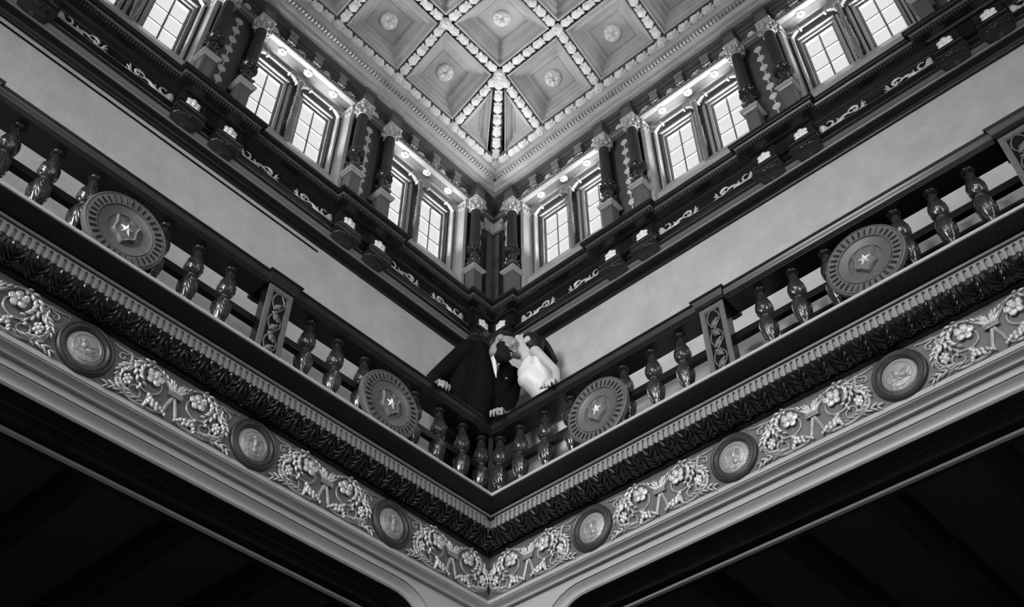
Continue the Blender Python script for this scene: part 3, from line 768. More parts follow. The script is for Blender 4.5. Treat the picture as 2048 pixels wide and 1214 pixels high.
# railing path follows the gallery on all sides
obj('top_rail', MB().sweep(BASE, rail_prof, closed=True), 'railw', rt, True, 30)
obj('middle_rail', MB().sweep(BASE, [(-.098,.900),(-.098,.948),(-.102,.955),(-.138,.955),(-.142,.948),(-.142,.900)], closed=True), 'black', rt)
obj('bottom_rail', MB().sweep(BASE, [(-.05,.372),(-.05,.43),(-.065,.44),(-.175,.44),(-.19,.43),(-.19,.372)], closed=True), 'dark', rt)
def mk_bal():
    t = thing('baluster','x','baluster','carved balusters of the gallery railing')
    n = 32
    obj('top_disc', MB().lathe([(.02,.798),(.034,.801),(.052,.807),(.056,.814),(.052,.820),(.02,.821)], n=24), 'dark', t, True, 50)
    def leafy(r,z,a):
        q = (z-.585)/.20
        s_ = abs(math.sin(2.5*a+5*q)); f = .16*(s_**.5)-.09
        s2 = abs(math.sin(10*a-6*q)); return r*(1+f+.05*s2)
    up = [(.030,.592),(.050,.602),(.066,.622),(.073,.648),(.070,.676),(.058,.708),(.043,.734),(.033,.756),(.026,.776),(.023,.792),(.021,.803)]
    q = []
    for i in range(len(up)-1):
        for k in range(3): q.append((up[i][0]+(up[i+1][0]-up[i][0])*k/3, up[i][1]+(up[i+1][1]-up[i][1])*k/3))
    q.append(up[-1])
    b = MB().lathe(q, n=64, fn=leafy)
    for k in range(9):                            # feathery leaf tips round the neck
        a = 2*math.pi*k/9
        b.tube([(.038*math.cos(a),.038*math.sin(a),.742),(.034*math.cos(a+.1),.034*math.sin(a+.1),.768),(.041*math.cos(a+.15),.041*math.sin(a+.15),.786)], [.005,.004,.001], n=5)
    for k in range(4):                            # raised leaf edges curling round the bulb
        a0 = math.pi/2*k
        pts = []
        for i in range(9):
            u = i/8; zz = .600+.17*u; rr = np.interp(zz,[z for r,z in up],[r for r,z in up])+.003; a = a0+1.0*u+.25*math.sin(6*u)
            pts.append((rr*math.cos(a), rr*math.sin(a), zz))
        b.tube(pts, [.002,.005,.006,.006,.006,.005,.005,.004,.002], n=6)
    obj('upper_bulb', b, 'baluster', t, True, 60)
    b = MB()
    for ph in (0, math.pi):                       # twisted rope collar
        m_ = 60; b.tube([((.034+.006*math.cos(8*2*math.pi*i/m_+ph))*math.cos(2*math.pi*i/m_), (.034+.006*math.cos(8*2*math.pi*i/m_+ph))*math.sin(2*math.pi*i/m_), .588+.006*math.sin(8*2*math.pi*i/m_+ph)) for i in range(m_+1)], .0065, n=6, up=(0,0,1))
    obj('rope_collar', b, 'baluster', t, True, 60)
    lo = [(.022,.07),(.034,.10),(.030,.24),(.028,.36),(.034,.395),(.052,.420),(.066,.450),(.074,.485),(.074,.515),(.066,.545),(.050,.566),(.032,.578),(.030,.59)]
    q = []
    for i in range(len(lo)-1):
        for k in range(3): q.append((lo[i][0]+(lo[i+1][0]-lo[i][0])*k/3, lo[i][1]+(lo[i+1][1]-lo[i][1])*k/3))
    q.append(lo[-1])
    def leafl(r,z,a):
        q_ = (z-.40)/.18
        if z < .38: return r
        return r*(1+.09*abs(math.sin(2.5*a+1.2*q_))**.5-.03+.03*abs(math.sin(14*a+10*abs(math.sin(2.5*a))*q_)))
    b = MB().lathe(q, n=64, fn=leafl)
    for k in range(5):
        a0 = 2*math.pi*k/5+.3
        for sg in (-1,1):
            for j in range(4):
                pts = []
                for i in range(5):
                    u = i/4; zz = .565-.035*j-.05*u; rr = np.interp(zz,[z for r,z in lo],[r for r,z in lo])+.004; a = a0+sg*(.05+.42*u)
                    pts.append((rr*math.cos(a), rr*math.sin(a), zz))
                b.tube(pts, [.002,.004,.0045,.004,.001], n=5)
        pts = [(( np.interp(zz,[z for r,z in lo],[r for r,z in lo])+.005)*math.cos(a0), (np.interp(zz,[z for r,z in lo],[r for r,z in lo])+.005)*math.sin(a0), zz) for zz in (.575,.55,.52,.49,.46,.43,.40)]
        b.tube(pts, .004, n=5)
    obj('lower_bulb', b, 'baluster', t, True, 60)
    obj('base', MB().lathe([(.055,.0),(.060,.008),(.060,.03),(.050,.04),(.040,.055),(.030,.07)], n=20), 'dark', t, True, 40)
    for c in t.children:                          # slim turned section
        me = c.data; co = np.empty(len(me.vertices)*3); me.vertices.foreach_get('co', co); co = co.reshape(-1,3); co[:,:2] *= .72; me.vertices.foreach_set('co', co.ravel()); me.update()
    return t
bal = None
BAL = {}
for w in 'LR':
    ss = [-.022]+[.86+.231*k for k in (-3,-2,-1,0,1,2,3)]+[2.86+.231*k for k in (-3,-2,-1,0,1,2,3)]+[4.86+.231*k for k in (-3,-2,-1)]
    for k,s in enumerate(ss):
        P_ = wp(w,s,-.12,1.0)
        if not seen(P_, 200): continue
        o = mk_bal() if bal is None else dup(bal); bal = bal or o
        put(o, w, s, -.12 if k else -.118, .372)
        if k == 0: rel = 'right beside the corner post'
        elif k in (4,11): rel = 'hidden behind the %s star shield' % ORD[(k-4)//7]
        elif k < 4: rel = '%s between corner post and shield, counted from the corner' % ORD[k-1]
        elif k < 8: rel = '%s after the first star shield' % ORD[k-5]
        elif k < 11: rel = '%s after the first newel' % ORD[k-8]
        elif k < 15: rel = '%s after the second star shield' % ORD[k-12]
        else: rel = '%s after the second newel' % ORD[k-15]
        o['label'] = 'carved baluster of the %s railing, %s' % (SIDE[w], rel)
cpst = thing('corner_post','plain slim dark post in the corner between two balusters','post')
obj('post', MB().box(-.016,.016,-.016,.016,.0,.80), 'dark', cpst); obj('post_edge', MB().box(-.006,.006,-.022,-.010,.0,.80), 'dark', cpst)
cpst.location = (-.075,.075,.392); cpst.rotation_euler = (0,0,math.pi/4)
# ---- newel posts with carved panels
def mk_newel():
    t = thing('newel_post','x','newel post','panelled newel posts of the railing')
    H = .818
    obj('post', MB().box(-.080,.080,.012,.10,0,H), 'black', t)
    b = MB()
    for x0,x1,z0,z1 in ((-.088,-.060,0,H),(.060,.088,0,H),(-.060,.060,H-.035,H),(-.060,.060,0,.05)): b.box(x0,x1,-.0,.014,z0,z1)
    for x0,x1,z0,z1 in ((-.060,-.052,.05,H-.035),(.052,.060,.05,H-.035),(-.052,.052,H-.043,H-.035)): b.box(x0,x1,.004,.014,z0,z1)
    obj('panel_frame', b, 'mid', t)
    b = MB(); P_ = .165
    for ph in (0,math.pi):
        b.tube([(.044*math.cos(2*math.pi*z/(2*P_)+ph), .006+.003*math.sin(2*math.pi*z/(2*P_)+ph), .05+z) for z in [i*(H-.095)/60 for i in range(61)]], .006, n=6)
    for k in range(9):
        z = .05+P_*(.5+.5*k)-P_*.25
        if z > H-.08: break
        sg = 1 if k % 2 else -1
        b.ell((0,.004,z+P_*.25*0), (.022,.012,.030), rot=Matrix.Rotation(sg*.5,3,'Y')); b.ell((sg*.016,.003,z+.022),(.010,.009,.020),rot=Matrix.Rotation(sg*.9,3,'Y')); b.ell((-sg*.014,.003,z-.018),(.010,.009,.020),rot=Matrix.Rotation(sg*.7,3,'Y')); b.ell((0,-.004,z),(.007,.008,.009))
    obj('carved_panel', b, 'mid', t, True, 60)
    obj('base_block', MB().box(-.095,.095,-.006,.206,0,.07), 'mid', t)
    pr = [(g_+.021,z-.372+.004) for g_,z in rail]+[(-.06,1.190-.372+.004),(-.06,1.276-.372+.004),(-.02,1.274-.372+.004)]
    cap = MB().sweep([(-.105,.215),(-.105,-.02),(.105,-.02),(.105,.215)], pr)
    cap.box(-.105,.105,-.015,.21,.82,.904)
    obj('cap', cap, 'railw', t, True, 30)
    return t
series(mk_newel, both([1.862,3.862],-.02,.372), lambda w,o: 'newel post with carved leaf panel, %s from the corner on the %s railing' % (o, SIDE[w]))
# ---- star shields
def mk_shield():
    t = thing('star_shield','x','shield','round star shields on the railing')
    obj('disc', MB().lathe([(.0,.004),(.108,.004),(.112,.012),(.117,.014),(.165,.016),(.170,.020),(.172,.012),(.176,.012),(.178,.022),(.240,.024),(.243,.018),(.247,.018),(.250,.024),(.257,.020),(.258,.0),(.255,-.014),(.0,-.014)], n=72, T=YM, cap=False), 'mid', t, True, 40)
    b = MB(); n = 34
    for k in range(n):
        a = 2*math.pi*k/n; T = Matrix.Rotation(-a,4,'Y')
        b.box(.186,.230,-.0255,-.0235,-.0030,.0030, T); 
        b.tube([(.187,-.025,-.0062),(.227,-.025,-.0062),(.2315,-.025,0),(.227,-.025,.0062),(.187,-.025,.0062)], .0016, n=4, T=T)
    obj('rim_slots', b, 'dark', t)
    C_ = [(-.076,.072),(-.030,.070),(0,.092),(.030,.070),(.076,.072),(.064,.020),(.070,-.040),(.034,-.066),(0,-.100),(-.034,-.066),(-.070,-.040),(-.064,.020)]
    cs = sm(C_+[C_[0]],3)[:-1]; n = len(cs)
    vs = []
    for f,y in ((1.06,-.006),(1.0,-.026),(.95,-.030),(.78,-.022),(.0,-.028)):
        if f == 0: vs.append((0,y,0))
        else: vs += [(x*f,y,z*f) for x,z in cs]
    fs = [(j*n+i,j*n+(i+1)%n,(j+1)*n+(i+1)%n,(j+1)*n+i) for j in range(3) for i in range(n)]+[(3*n+i,3*n+(i+1)%n,4*n) for i in range(n)]
    pl = obj('badge', MB().add(vs,fs), 'ground', t, True, 30)
    vs = [(0,-.044,.0)]
    for i in range(10):
        a = math.pi/2+math.pi*i/5; r = .044 if i % 2 == 0 else .015; vs.append((r*math.cos(a),-.027 if i % 2 == 0 else -.029,r*math.sin(a)))
    vs += [(x,-.018,z) for x,y,z in vs[1:11]]
    fs = [(0,1+i,1+(i+1)%10) for i in range(10)]+[(1+i,11+i,11+(i+1)%10,1+(i+1)%10) for i in range(10)]
    obj('star', MB().add(vs,fs), 'pale', pl, label='raised pale five-pointed star')
    sc_ = .95                                     # overall size of the shield
    for c in list(t.children)+[pl.children[0]]:
        me = c.data; co = np.empty(len(me.vertices)*3); me.vertices.foreach_get('co', co); co = co.reshape(-1,3); co[:,[0,2]] *= sc_; me.vertices.foreach_set('co', co.ravel()); me.update()
    return t
series(mk_shield, both([.912,2.866],-.046,.884), lambda w,o: 'round wooden star shield on the %s railing, %s from the corner' % (SIDE[w], o))
# ================================================================== UPPER CORNICE ORNAMENT
def mk_brk():
    t = thing('cornice_bracket','x','bracket','rosette brackets under the clerestory cornice')
    # origin: centre, wall frieze face ; y = 0 at g=-.30
    b = MB().box(-.098,.098,.03,.09,2.552-2.5,2.690-2.5); b.box(-.116,.116,.006,.09,2.540-2.5,2.552-2.5)
    obj('rosette_panel', b, 'dark', t)
    b = MB().box(-.112,.112,.004,.10,2.474-2.5,2.541-2.5); b.box(-.118,.118,-.002,.10,2.467-2.5,2.474-2.5); b.box(-.118,.118,-.002,.10,2.541-2.5,2.549-2.5)
    obj('block', b, 'black', t)
    b = MB()
    for zz in (2.480,2.536):
        for k in range(18):
            x = -.104+.208*(k+.5)/18; b.ell((x,.003,zz-2.5),(.0046,.003,.0026),n=5,m=4,rot=Matrix.Rotation(.5,3,'Y'))
    obj('rope_lines', b, 'dull', t, True, 60)
    b = MB(); n = 13                                # fluted shell
    vs = []; fs = []; M1 = 7
    for j in range(M1):
        v = j/(M1-1)
        for i in range(n*2+1):
            u = i/(n*2); a = math.pi*u; fl = 1+.07*abs(math.sin(n*a*.5*2*.5))
            rx = .098*fl*(1-.25*v*v); ry = .105*fl
            x = -rx*math.cos(a)*math.cos(v*1.35); y = .115-ry*math.cos(v*1.2)*math.sin(a)**.55*1.0; z = -.032-.024*math.sin(v*1.45)
            vs.append((x,y,z))
    m_ = n*2+1
    fs = [(j*m_+i,j*m_+i+1,(j+1)*m_+i+1,(j+1)*m_+i) for j in range(M1-1) for i in range(m_-1)]
    fs.append(tuple(range(m_))); b.add(vs,fs)
    obj('shell', b, 'dark', t, True, 40)
    b = MB()
    for k in range(6):
        a = 2*math.pi*k/6+.5; b.ell((.034*math.cos(a),.024,.112+.032*math.sin(a)),(.026,.010,.022),n=10,m=6,rot=Matrix.Rotation(-a,3,'Y'))
    b.ell((0,.018,.112),(.019,.012,.018)); 
    for k in range(5): a = 2*math.pi*k/5; b.ell((.010*math.cos(a),.014,.112+.010*math.sin(a)),(.005,.006,.005))
    obj('rosette', b, 'pale', t, True, 60, label='pale carved rosette')
    return t
spots = [(w,s,-.30,2.5) for w in 'LR' for s in [PC+.095]+sorted(p+d for p in PIER for d in (-.155,.155))]
series(mk_brk, spots, lambda w,o: 'rosette bracket with dark shell, %s from the corner under the %s cornice' % (o, SIDE[w]))
# gilded scroll strips of the cornice frieze (two per bay, mirrored)
def strip(sg):
    st = MB(); y = -.006
    X = lambda p,yy=-.006: (sg*p[0], yy, p[1])
    def tb(pts,r,yy=-.006):
        q = sm(pts); st.tube([X(p,yy) for p in q], list(np.interp(np.linspace(0,1,len(q)),np.linspace(0,1,len(r)),r)), n=6, flat=.6)
    # x runs from the outer fan (.44) to the bay centre (.05)
    for k,(dx_,dz_) in enumerate(((.045,.036),(.052,.016),(.054,-.006),(.046,-.028),(.036,-.040))):
        tb([(.385,-.006),(.385+dx_*.5,dz_*.8),(.385+dx_,dz_)], [.005,.010,.004])
    tb([(.395,-.020),(.372,-.028),(.345,-.018),(.330,.006),(.338,.030),(.362,.038),(.378,.028)], [.008,.010,.010,.009,.007,.004,.002])
    tb([(.385,-.005),(.360,-.030),(.320,-.032),(.285,-.022),(.255,-.002),(.225,.006),(.190,-.010),(.165,-.016)], [.006,.012,.015,.018,.013,.009,.006,.003])
    tb([(.300,-.024),(.290,.002),(.300,.020)], [.012,.009,.002]); tb([(.262,-.012),(.245,-.034),(.220,-.038)],[.008,.006,.002])
    tb([(.215,.000),(.196,.026),(.165,.032),(.140,.018),(.142,-.006),(.165,-.010)], [.004,.007,.012,.012,.008,.004])
    tb([(.168,.008),(.155,-.026),(.120,-.034),(.100,-.016),(.098,.012),(.088,.040)], [.005,.009,.012,.012,.010,.002])
    tb([(.118,-.030),(.085,-.030),(.070,-.022)], [.008,.006,.002]); tb([(.110,-.010),(.080,.004),(.072,.012)], [.007,.006,.001])
    return st
sm_me = {}
for sg in (1,-1):
    me = strip(sg).mesh('gilt_scroll_strip', True, 60); me.materials.append(M['gilt']); sm_me[sg] = me
for w in 'LR':
    cnt = 0
    for c in BC:
        for sg in (-1,1):                          # sg=-1: half nearer the corner
            s = c+sg*.24
            if seen(wp(w,s,-.39,2.6)):
                loc = sg if w == 'R' else -sg
                o = bpy.data.objects.new('gilt_scroll_strip', sm_me[loc]); COL.objects.link(o)
                tag(o, 'gilded leaf strip on dark cornice, %s from the corner, %s side' % (ORD[cnt], SIDE[w]), 'scroll ornament', 'gilded scroll strips of the upper cornice')
                put(o, w, c, -.392, 2.603)
            cnt += 1
# ================================================================== CLERESTORY ORDER
def mk_col():
    t = thing('column','x','column','fluted columns between the clerestory windows')
    # origin on the cornice top (z=2.803), axis
    b = MB().box(-.052,.052,-.052,.052,0,.44); b.box(-.060,.060,-.060,.060,0,.05)
    for sx in (-1,1):
        pass
    b.box(-.040,-.032,-.056,.0,.10,.42); b.box(.032,.040,-.056,0,.10,.42); b.box(-.04,.04,-.056,0,.412,.42)
    obj('pedestal', b, 'mid', t)
    pc = [(.056,.440),(.060,.446),(.066,.452),(.076,.458),(.078,.466),(.078,.482),(.070,.486)]
    b = MB(); vs = []; fs = []
    for r,z in pc: vs += [(-r,-r,z),(r,-r,z),(r,r,z),(-r,r,z)]
    for j in range(len(pc)-1):
        for i in range(4): fs.append((j*4+i,j*4+(i+1)%4,(j+1)*4+(i+1)%4,(j+1)*4+i))
    fs += [(3,2,1,0),tuple(len(vs)-4+i for i in range(4))]; b.add(vs,fs)
    obj('pedestal_cap', b, 'jamb', t)
    fl = lambda n_,d: (lambda r,z,a: r*(1-d*max(0,math.cos(n_*a))**2))
    WS = Matrix.Diagonal((1.28,1.28,1,1))
    b = MB().lathe([(.050,.486),(.052,.494),(.048,.502),(.040,.506),(.044,.514),(.050,.530),(.052,.552),(.046,.572),(.036,.586),(.040,.592),(.040,.600),(.034,.606)], n=28, T=WS)
    for k in range(8): a = math.pi/4*k; b.ell((.046*math.cos(a),.046*math.sin(a),.560),(.012,.012,.018),T=WS); b.ell((.050*math.cos(a+.4),.050*math.sin(a+.4),.603),(.009,.009,.008),T=WS)
    obj('base_vase', b, 'baluster', t, True, 60)
    obj('lower_drum', MB().lathe([(.034,.606),(.034,.700)], n=48, fn=fl(12,.14), T=WS), 'baluster', t, True, 50)
    b = MB().lathe([(.034,.700),(.040,.706),(.050,.714),(.056,.724),(.050,.736),(.044,.742),(.050,.750),(.046,.758),(.040,.764),(.042,.772),(.038,.780)], n=28, T=WS)
    for k in range(10): a = math.pi/5*k; b.ell((.046*math.cos(a),.046*math.sin(a),.778),(.009,.009,.014),T=WS)
    obj('collar', b, 'baluster', t, True, 60)
    obj('shaft', MB().lathe([(.039,.780),(.038,1.0),(.035,1.30)], n=56, fn=fl(14,.09), T=WS), 'dark', t, True, 50)
    b = MB().lathe([(.036,1.295),(.041,1.300),(.037,1.308),(.042,1.34),(.050,1.39),(.062,1.430)], n=16, T=WS)
    for k in range(8):
        a = math.pi/4*k+.39
        for r0,z0,sc in ((.046,1.335,1),(.058,1.375,1.1)):
            b.ell((r0*math.cos(a+(.39 if sc > 1 else 0)),r0*math.sin(a+(.39 if sc > 1 else 0)),z0),(.012*sc,.012*sc,.030*sc),n=7,m=5,T=WS)
    for k in range(4):
        a = math.pi/2*k+math.pi/4; b.ell((.074*math.cos(a),.074*math.sin(a),1.412),(.020,.020,.018),n=8,m=6); b.ell((.064*math.cos(a),.064*math.sin(a),1.385),(.012,.012,.02))
        a += math.pi/4; b.ell((.060*math.cos(a),.060*math.sin(a),1.420),(.012,.012,.014))
    for k in range(4):
        pass
    b.box(-.070,.070,-.070,.070,1.432,1.446)
    obj('capital', b, 'gilt', t, True, 60, label='gilded leaf capital')
    b = MB().box(-.052,.052,-.062,.06,1.446,1.60); b.box(-.060,.060,-.070,.06,1.446,1.462); b.box(-.062,.062,-.072,.06,1.600,1.632)
    for q in ((-.04,-.034,1.49,1.585),(.034,.04,1.49,1.585),(-.04,.04,1.579,1.585),(-.04,.04,1.484,1.490)): b.box(q[0],q[1],-.066,-.05,q[2],q[3])
    obj('entablature_block', b, 'ceildark', t)
    return t
spots = [(w,s,-.40,2.803) for w in 'LR' for s in [-.16]+sorted(p+d for p in PIER for d in (-.16,.16))]
def cl(w,o):
    k = ORD.index(o)
    if k == 0: return 'fluted column with gilded capital beside the corner pilaster on the %s side' % SIDE[w]
    return 'gilded-capital column, %s one on the %s pier from the corner, %s side' % (('nearer','farther')[(k-1)%2], ORD[(k-1)//2], SIDE[w])
series(mk_col, spots, cl)
# rosette chains on the pier panels
def mk_chain():
    t = thing('rosette_chain','x','ornament','rosette chains on the pier panels')
    for k in range(8):
        z = -.141*k
        obj('rosette', MB().lathe([(.0,-.012),(.011,-.013),(.016,-.008),(.030,-.010),(.036,-.006),(.037,.002)], n=16, T=Matrix.Translation((0,0,z))@YM@Matrix.Scale(-1,4,(0,0,1)), fn=lambda r,z_,a: r*(1+.06*math.cos(6*a)) if r > .02 else r), 'pale', t, True, 50)
        b = MB()
        for j in range(4): b.ell((0,-.005,z-.047-.016*j),(.006 if j % 2 else .009,.006,.009),n=6,m=4)
        obj('link', b, 'pale', t, True, 60)
    return t
series(mk_chain, both([PC+.0]+PIER,-.503,4.170), lambda w,o: ('pale rosette chain nearest the corner on the %s side' % SIDE[w]) if o == 'first' else 'pale rosette chain on the %s pier panel from the corner, %s side' % (ORD[ORD.index(o)-1], SIDE[w]))
# corner pilaster with crown-like capital
cp_ = thing('corner_pilaster','dark wooden pilaster folded into the clerestory corner, gilded crown capital','pilaster')
LP = [(WG+.06,-.335),(WG+.06,.45),(.335*-1,.45)] if False else [(-.46,.335),(-.46,.46),(-.335,.46)]
obj('shaft', MB().sweep(LP, [(0,2.803),(0,4.06),(-.06,4.06),(-.06,2.803)]), 'dark', cp_)
obj('inner_strip', MB().sweep([(-.452,.375),(-.452,.452),(-.375,.452)], [(0,2.803),(0,4.02),(-.02,4.02),(-.02,2.803)]), 'ceildark', cp_)
b = MB().sweep(LP, [(.004,4.06),(.018,4.075),(.010,4.085),(.012,4.12),(.034,4.165),(.034,4.180),(-.06,4.18),(-.06,4.06)])
for e in ((-.446,.335),(-.335,.446)): b.ell((e[0],e[1],4.175),(.020,.020,.024)); b.ell((e[0],e[1],4.205),(.010,.010,.012))
obj('capital', b, 'gilt', cp_, True, 50, label='gilded crown-shaped capital')
# gilded caps on the jamb pilasters
def mk_pcap():
    t = thing('pilaster_capital','x','capital','gilded capitals of the window jamb pilasters')
    b = MB().box(-.056,.056,-.012,.13,.0,.014); b.box(-.060,.060,-.018,.14,.030,.040); b.box(-.068,.068,-.026,.16,.105,.125)
    for x in (-.05,-.025,0,.025,.05): b.ell((x,-.014,.070),(.012,.010,.032),n=7,m=5)
    for sx in (-1,1):
        b.ell((sx*.062,-.020,.095),(.014,.014,.018)); 
        for y in (.02,.06,.10): b.ell((sx*.058,y,.070),(.010,.014,.032),n=7,m=5)
    b.box(-.054,.054,-.008,.13,.014,.105)
    obj('carving', b, 'gilt', t, True, 60); return t
spots = [(w,s,-.478,4.115) for w in 'LR' for s in [-.135]+sorted(p+d for p in PIER for d in (-.185,.185))]
series(mk_pcap, spots, lambda w,o: 'gilded window jamb capital, %s from the corner, %s side' % (o, SIDE[w]))
# ---- windows
nwin = 0
def mk_win():
    t = thing('window_1','x','window'); 
    for k in ('label','category'): del t[k]
    t['kind'] = 'structure'
    hw, z0, z1 = .145, 0, ZT-ZB
    b = MB()
    for q in ((-hw-.004,-hw+.018,0,z1),(hw-.018,hw+.004,0,z1),(-hw,hw,0,.026),(-hw,hw,z1-.022,z1+.002)): b.box(q[0],q[1],.0,.024,q[2],q[3])
    f = struct(obj('window_frame', b, 'sash', t))
    b = MB(); b.box(-.008,.008,.010,.024,.02,z1-.02)
    for k in (1,2): z = .026+(z1-.048)*k/3; b.box(-hw+.015,hw-.015,.012,.022,z-.007,z+.007)
    struct(obj('muntins', b, 'sash', t))
    struct(obj('pane', MB().box(-hw+.015,hw-.015,.0165,.0175,.02,z1-.02), 'glass', t))
    b = MB()
    for q in ((-hw-.030,-hw-.004,-.02,z1+.03),(hw+.004,hw+.030,-.02,z1+.03),(-hw-.030,hw+.030,z1+.002,z1+.03)): b.box(q[0],q[1],-.022,.0,q[2],q[3])
    b.box(-hw-.034,hw+.034,-.050,.0,z1+.024,z1+.042)
    struct(obj('casing', b, 'jamb', t))
    return t
first = None
for w in 'LR':
    for c in BC:
        for d in (-.25,.25):
            if not (seen(wp(w,c+d,-.7,3.5),200) or seen(wp(w,c+d,-.7,4.1),200)): continue
            nwin += 1
            o = mk_win() if first is None else dup(first); first = first or o
            o.name = 'window_%d' % nwin; put(o, w, c+d, -.69, ZB)
# turned colonnette on the mullion between each pair of windows
def mk_cln():
    t = thing('colonnette','x','colonnette','turned colonnettes between paired windows')
    pr = [(.020,.0),(.024,.03),(.018,.06),(.014,.08),(.020,.10),(.020,.115),(.015,.125),(.021,.20),(.024,.215),(.018,.23),(.026,.30),(.029,.36),(.026,.41),(.018,.44),(.026,.452),(.018,.466),(.025,.50),(.022,.56),(.025,.575),(.018,.59),(.018,.70),(.023,.715),(.017,.73),(.015,.83),(.021,.845),(.016,.86),(.024,.90),(.028,.93)]
    obj('shaft', MB().lathe(pr, n=18), 'sash', t, True, 50)
    b = MB()
    for sx in (-1,1): b.ell((sx*.026,0,.925),(.012,.012,.016)); 
    b.box(-.026,.026,-.022,.022,.93,.945)
    obj('capital', b, 'gilt', t, True, 60)
    return t
series(mk_cln, both(BC,-.585,3.24), lambda w,o: 'turned colonnette in the %s window pair from the corner, %s side' % (o, SIDE[w]))
for w in 'LR':                                      # mullion posts and arch rods
    b = MB(); b2 = MB()
    for c in BC:
        seg(b, w, c-.034, c+.034, -.635, -.69, 3.2, 4.20)
        for sx in (-1,1): a0,a1 = sorted((c+sx*.034,c+sx*.060)); seg(b2, w, a0,a1,-.650,-.69,3.2,4.17)
    struct(obj('trim_mullions_'+SIDE[w], b, 'dark')); struct(obj('trim_mullion_edges_'+SIDE[w], b2, 'jamb'))
def mk_rod():
    t = thing('arch_rod','x','moulding','segmented rods over the windows')
    Y = 0
    obj('rod', MB().tube([(-.115,0,.062),(.115,0,.062)], .013, n=10), 'jamb', t, True, 60)
    for sx in (-1,1):
        b = MB()
        for k in (-1,0,1): b.tube([(sx*.135,k*.006,.058+.006*abs(k)*-1),(sx*.165,k*.009,.040),(sx*.205,k*.010,.004)], [.006,.008,.008], n=6)
        obj('reeded_end', b, 'jamb', t, True, 60)
        b = MB().box(-.008,.008,-.018,.018,-.024,.024, Matrix.Translation((sx*.122,0,.060))@Matrix.Rotation(sx*.35,4,'Y')); b.box(-.006,.006,-.018,.018,-.020,.020, Matrix.Translation((sx*.212,0,.0))@Matrix.Rotation(sx*.7,4,'Y'))
        obj('clasp', b, 'gilt', t)
    return t
spots = [(w,c+d,-.60,4.166) for w in 'LR' for c in BC for d in (-.232,.232)]
series(mk_rod, spots, lambda w,o: 'segmented decorative rod over the %s window from the corner, %s side' % (o, SIDE[w]))
# soffit rosettes above the windows
def mk_sr():
    t = thing('soffit_rosette','x','rosette','rosettes on the bright window soffits')
    obj('petals', MB().lathe([(.0,-.020),(.010,-.020),(.014,-.012),(.026,-.018),(.037,-.012),(.040,-.002),(.034,.01)], n=24, fn=lambda r,z,a: r*(1+.07*math.cos(6*a)) if r > .02 else r), 'pale', t, True, 50)
    obj('bud', MB().lathe([(.0,-.030),(.007,-.028),(.010,-.018)], n=10), 'gilt', t, True, 60)
    return t
series(mk_sr, both([c+d for c in BC for d in (-.28,0,.28)],-.505,4.262), lambda w,o: 'round rosette under the window soffit, %s from the corner on the %s side' % (o, SIDE[w]))
# brackets and small flowers of the top frieze
def mk_tb():
    t = thing('fluted_bracket','x','bracket','fluted brackets under the ceiling cornice')
    b = MB().box(-.040,.040,.030,.11,.0,.165); b.box(-.046,.046,.014,.11,.128,.140); b.box(-.052,.052,.006,.11,.152,.166)
    obj('block', b, 'ceildark', t)
    b = MB()
    for k in range(5):
        x = -.029+.0145*k; b.tube([(x,.026,.122),(x,.020,.08),(x,.026,.045)], .0048, n=6)
    b.box(-.046,.046,.016,.04,.122,.129); b.box(-.040,.040,.020,.04,.036,.044)
    for k in range(6): b.ell((-.032+.0128*k,.026,.026),(.006,.007,.009),n=6,m=4)
    b.ell((0,.034,.008),(.012,.010,.014))
    obj('flutes', b, 'jamb', t, True, 60)
    return t
series(mk_tb, both([c+d for c in BC for d in (-.275,0,.275)],-.36,4.278), lambda w,o: 'fluted bracket under ceiling cornice, %s from the corner, %s side' % (o, SIDE[w]))
def mk_fl():
    t = thing('frieze_flower','x','rosette','pale flowers between the fluted brackets')
    b = MB().lathe([(.0,-.016),(.010,-.016),(.016,-.008),(.028,-.012),(.036,-.006),(.037,.004)], n=20, T=YM@Matrix.Scale(-1,4,(0,0,1)), fn=lambda r,z,a: r*(1+.08*math.cos(7*a)) if r > .02 else r)
    obj('petals', b, 'pale', t, True, 50); return t
def mk_lf():
    t = thing('leaf_ornament','x','ornament','pale leaf sprigs between the fluted brackets')
    b = MB().ell((0,-.004,0),(.022,.009,.016)); b.tube([(-.05,0,-.014),(-.02,-.005,.004),(.02,-.005,-.004),(.05,0,.014)],[.003,.010,.010,.003],n=6); b.ell((.018,-.006,.018),(.012,.006,.008)); b.ell((-.018,-.006,-.016),(.012,.006,.008))
    obj('leaf', b, 'pale', t, True, 60); return t
series(mk_fl, [(w,s,-.450,4.352) for w in 'LR' for s in [PC+.0]+sorted([c+d for c in BC for d in (-.14,.42)]+PIER)], lambda w,o: 'pale round flower in top frieze, %s from the corner, %s side' % (o, SIDE[w]))
series(mk_lf, both([c+d for c in BC for d in (-.42,.14)],-.450,4.352), lambda w,o: 'pale leaf sprig in top frieze, %s from the corner, %s side' % (o, SIDE[w]))
# gilded bead rod along the architrave edge
for w in 'LR':
    b = MB(); n = 120
    for k in range(n):
        s = -.28+k*.046
        if (k % 3) == 0: b.ell(wp(w,s,-.417,4.272),(.009,.009,.009),n=6,m=4)
        else:
            p_ = wp(w,s-.018,-.417,4.272); q_ = wp(w,s+.020,-.417,4.272); b.tube([p_,q_],.006,n=6)
    struct(obj('trim_bead_rod_'+SIDE[w], b, 'jamb', smooth=True, ang=60))
# long black air slot in the left plaster wall
b = MB().box(.0,.004,-3.95,-1.365,2.326,2.343)
sl = tag(obj('air_slot', b, 'black'), 'long thin black air slot in the left plaster wall below the cornice', 'air vent'); sl.location = (WG+.001,0,0)
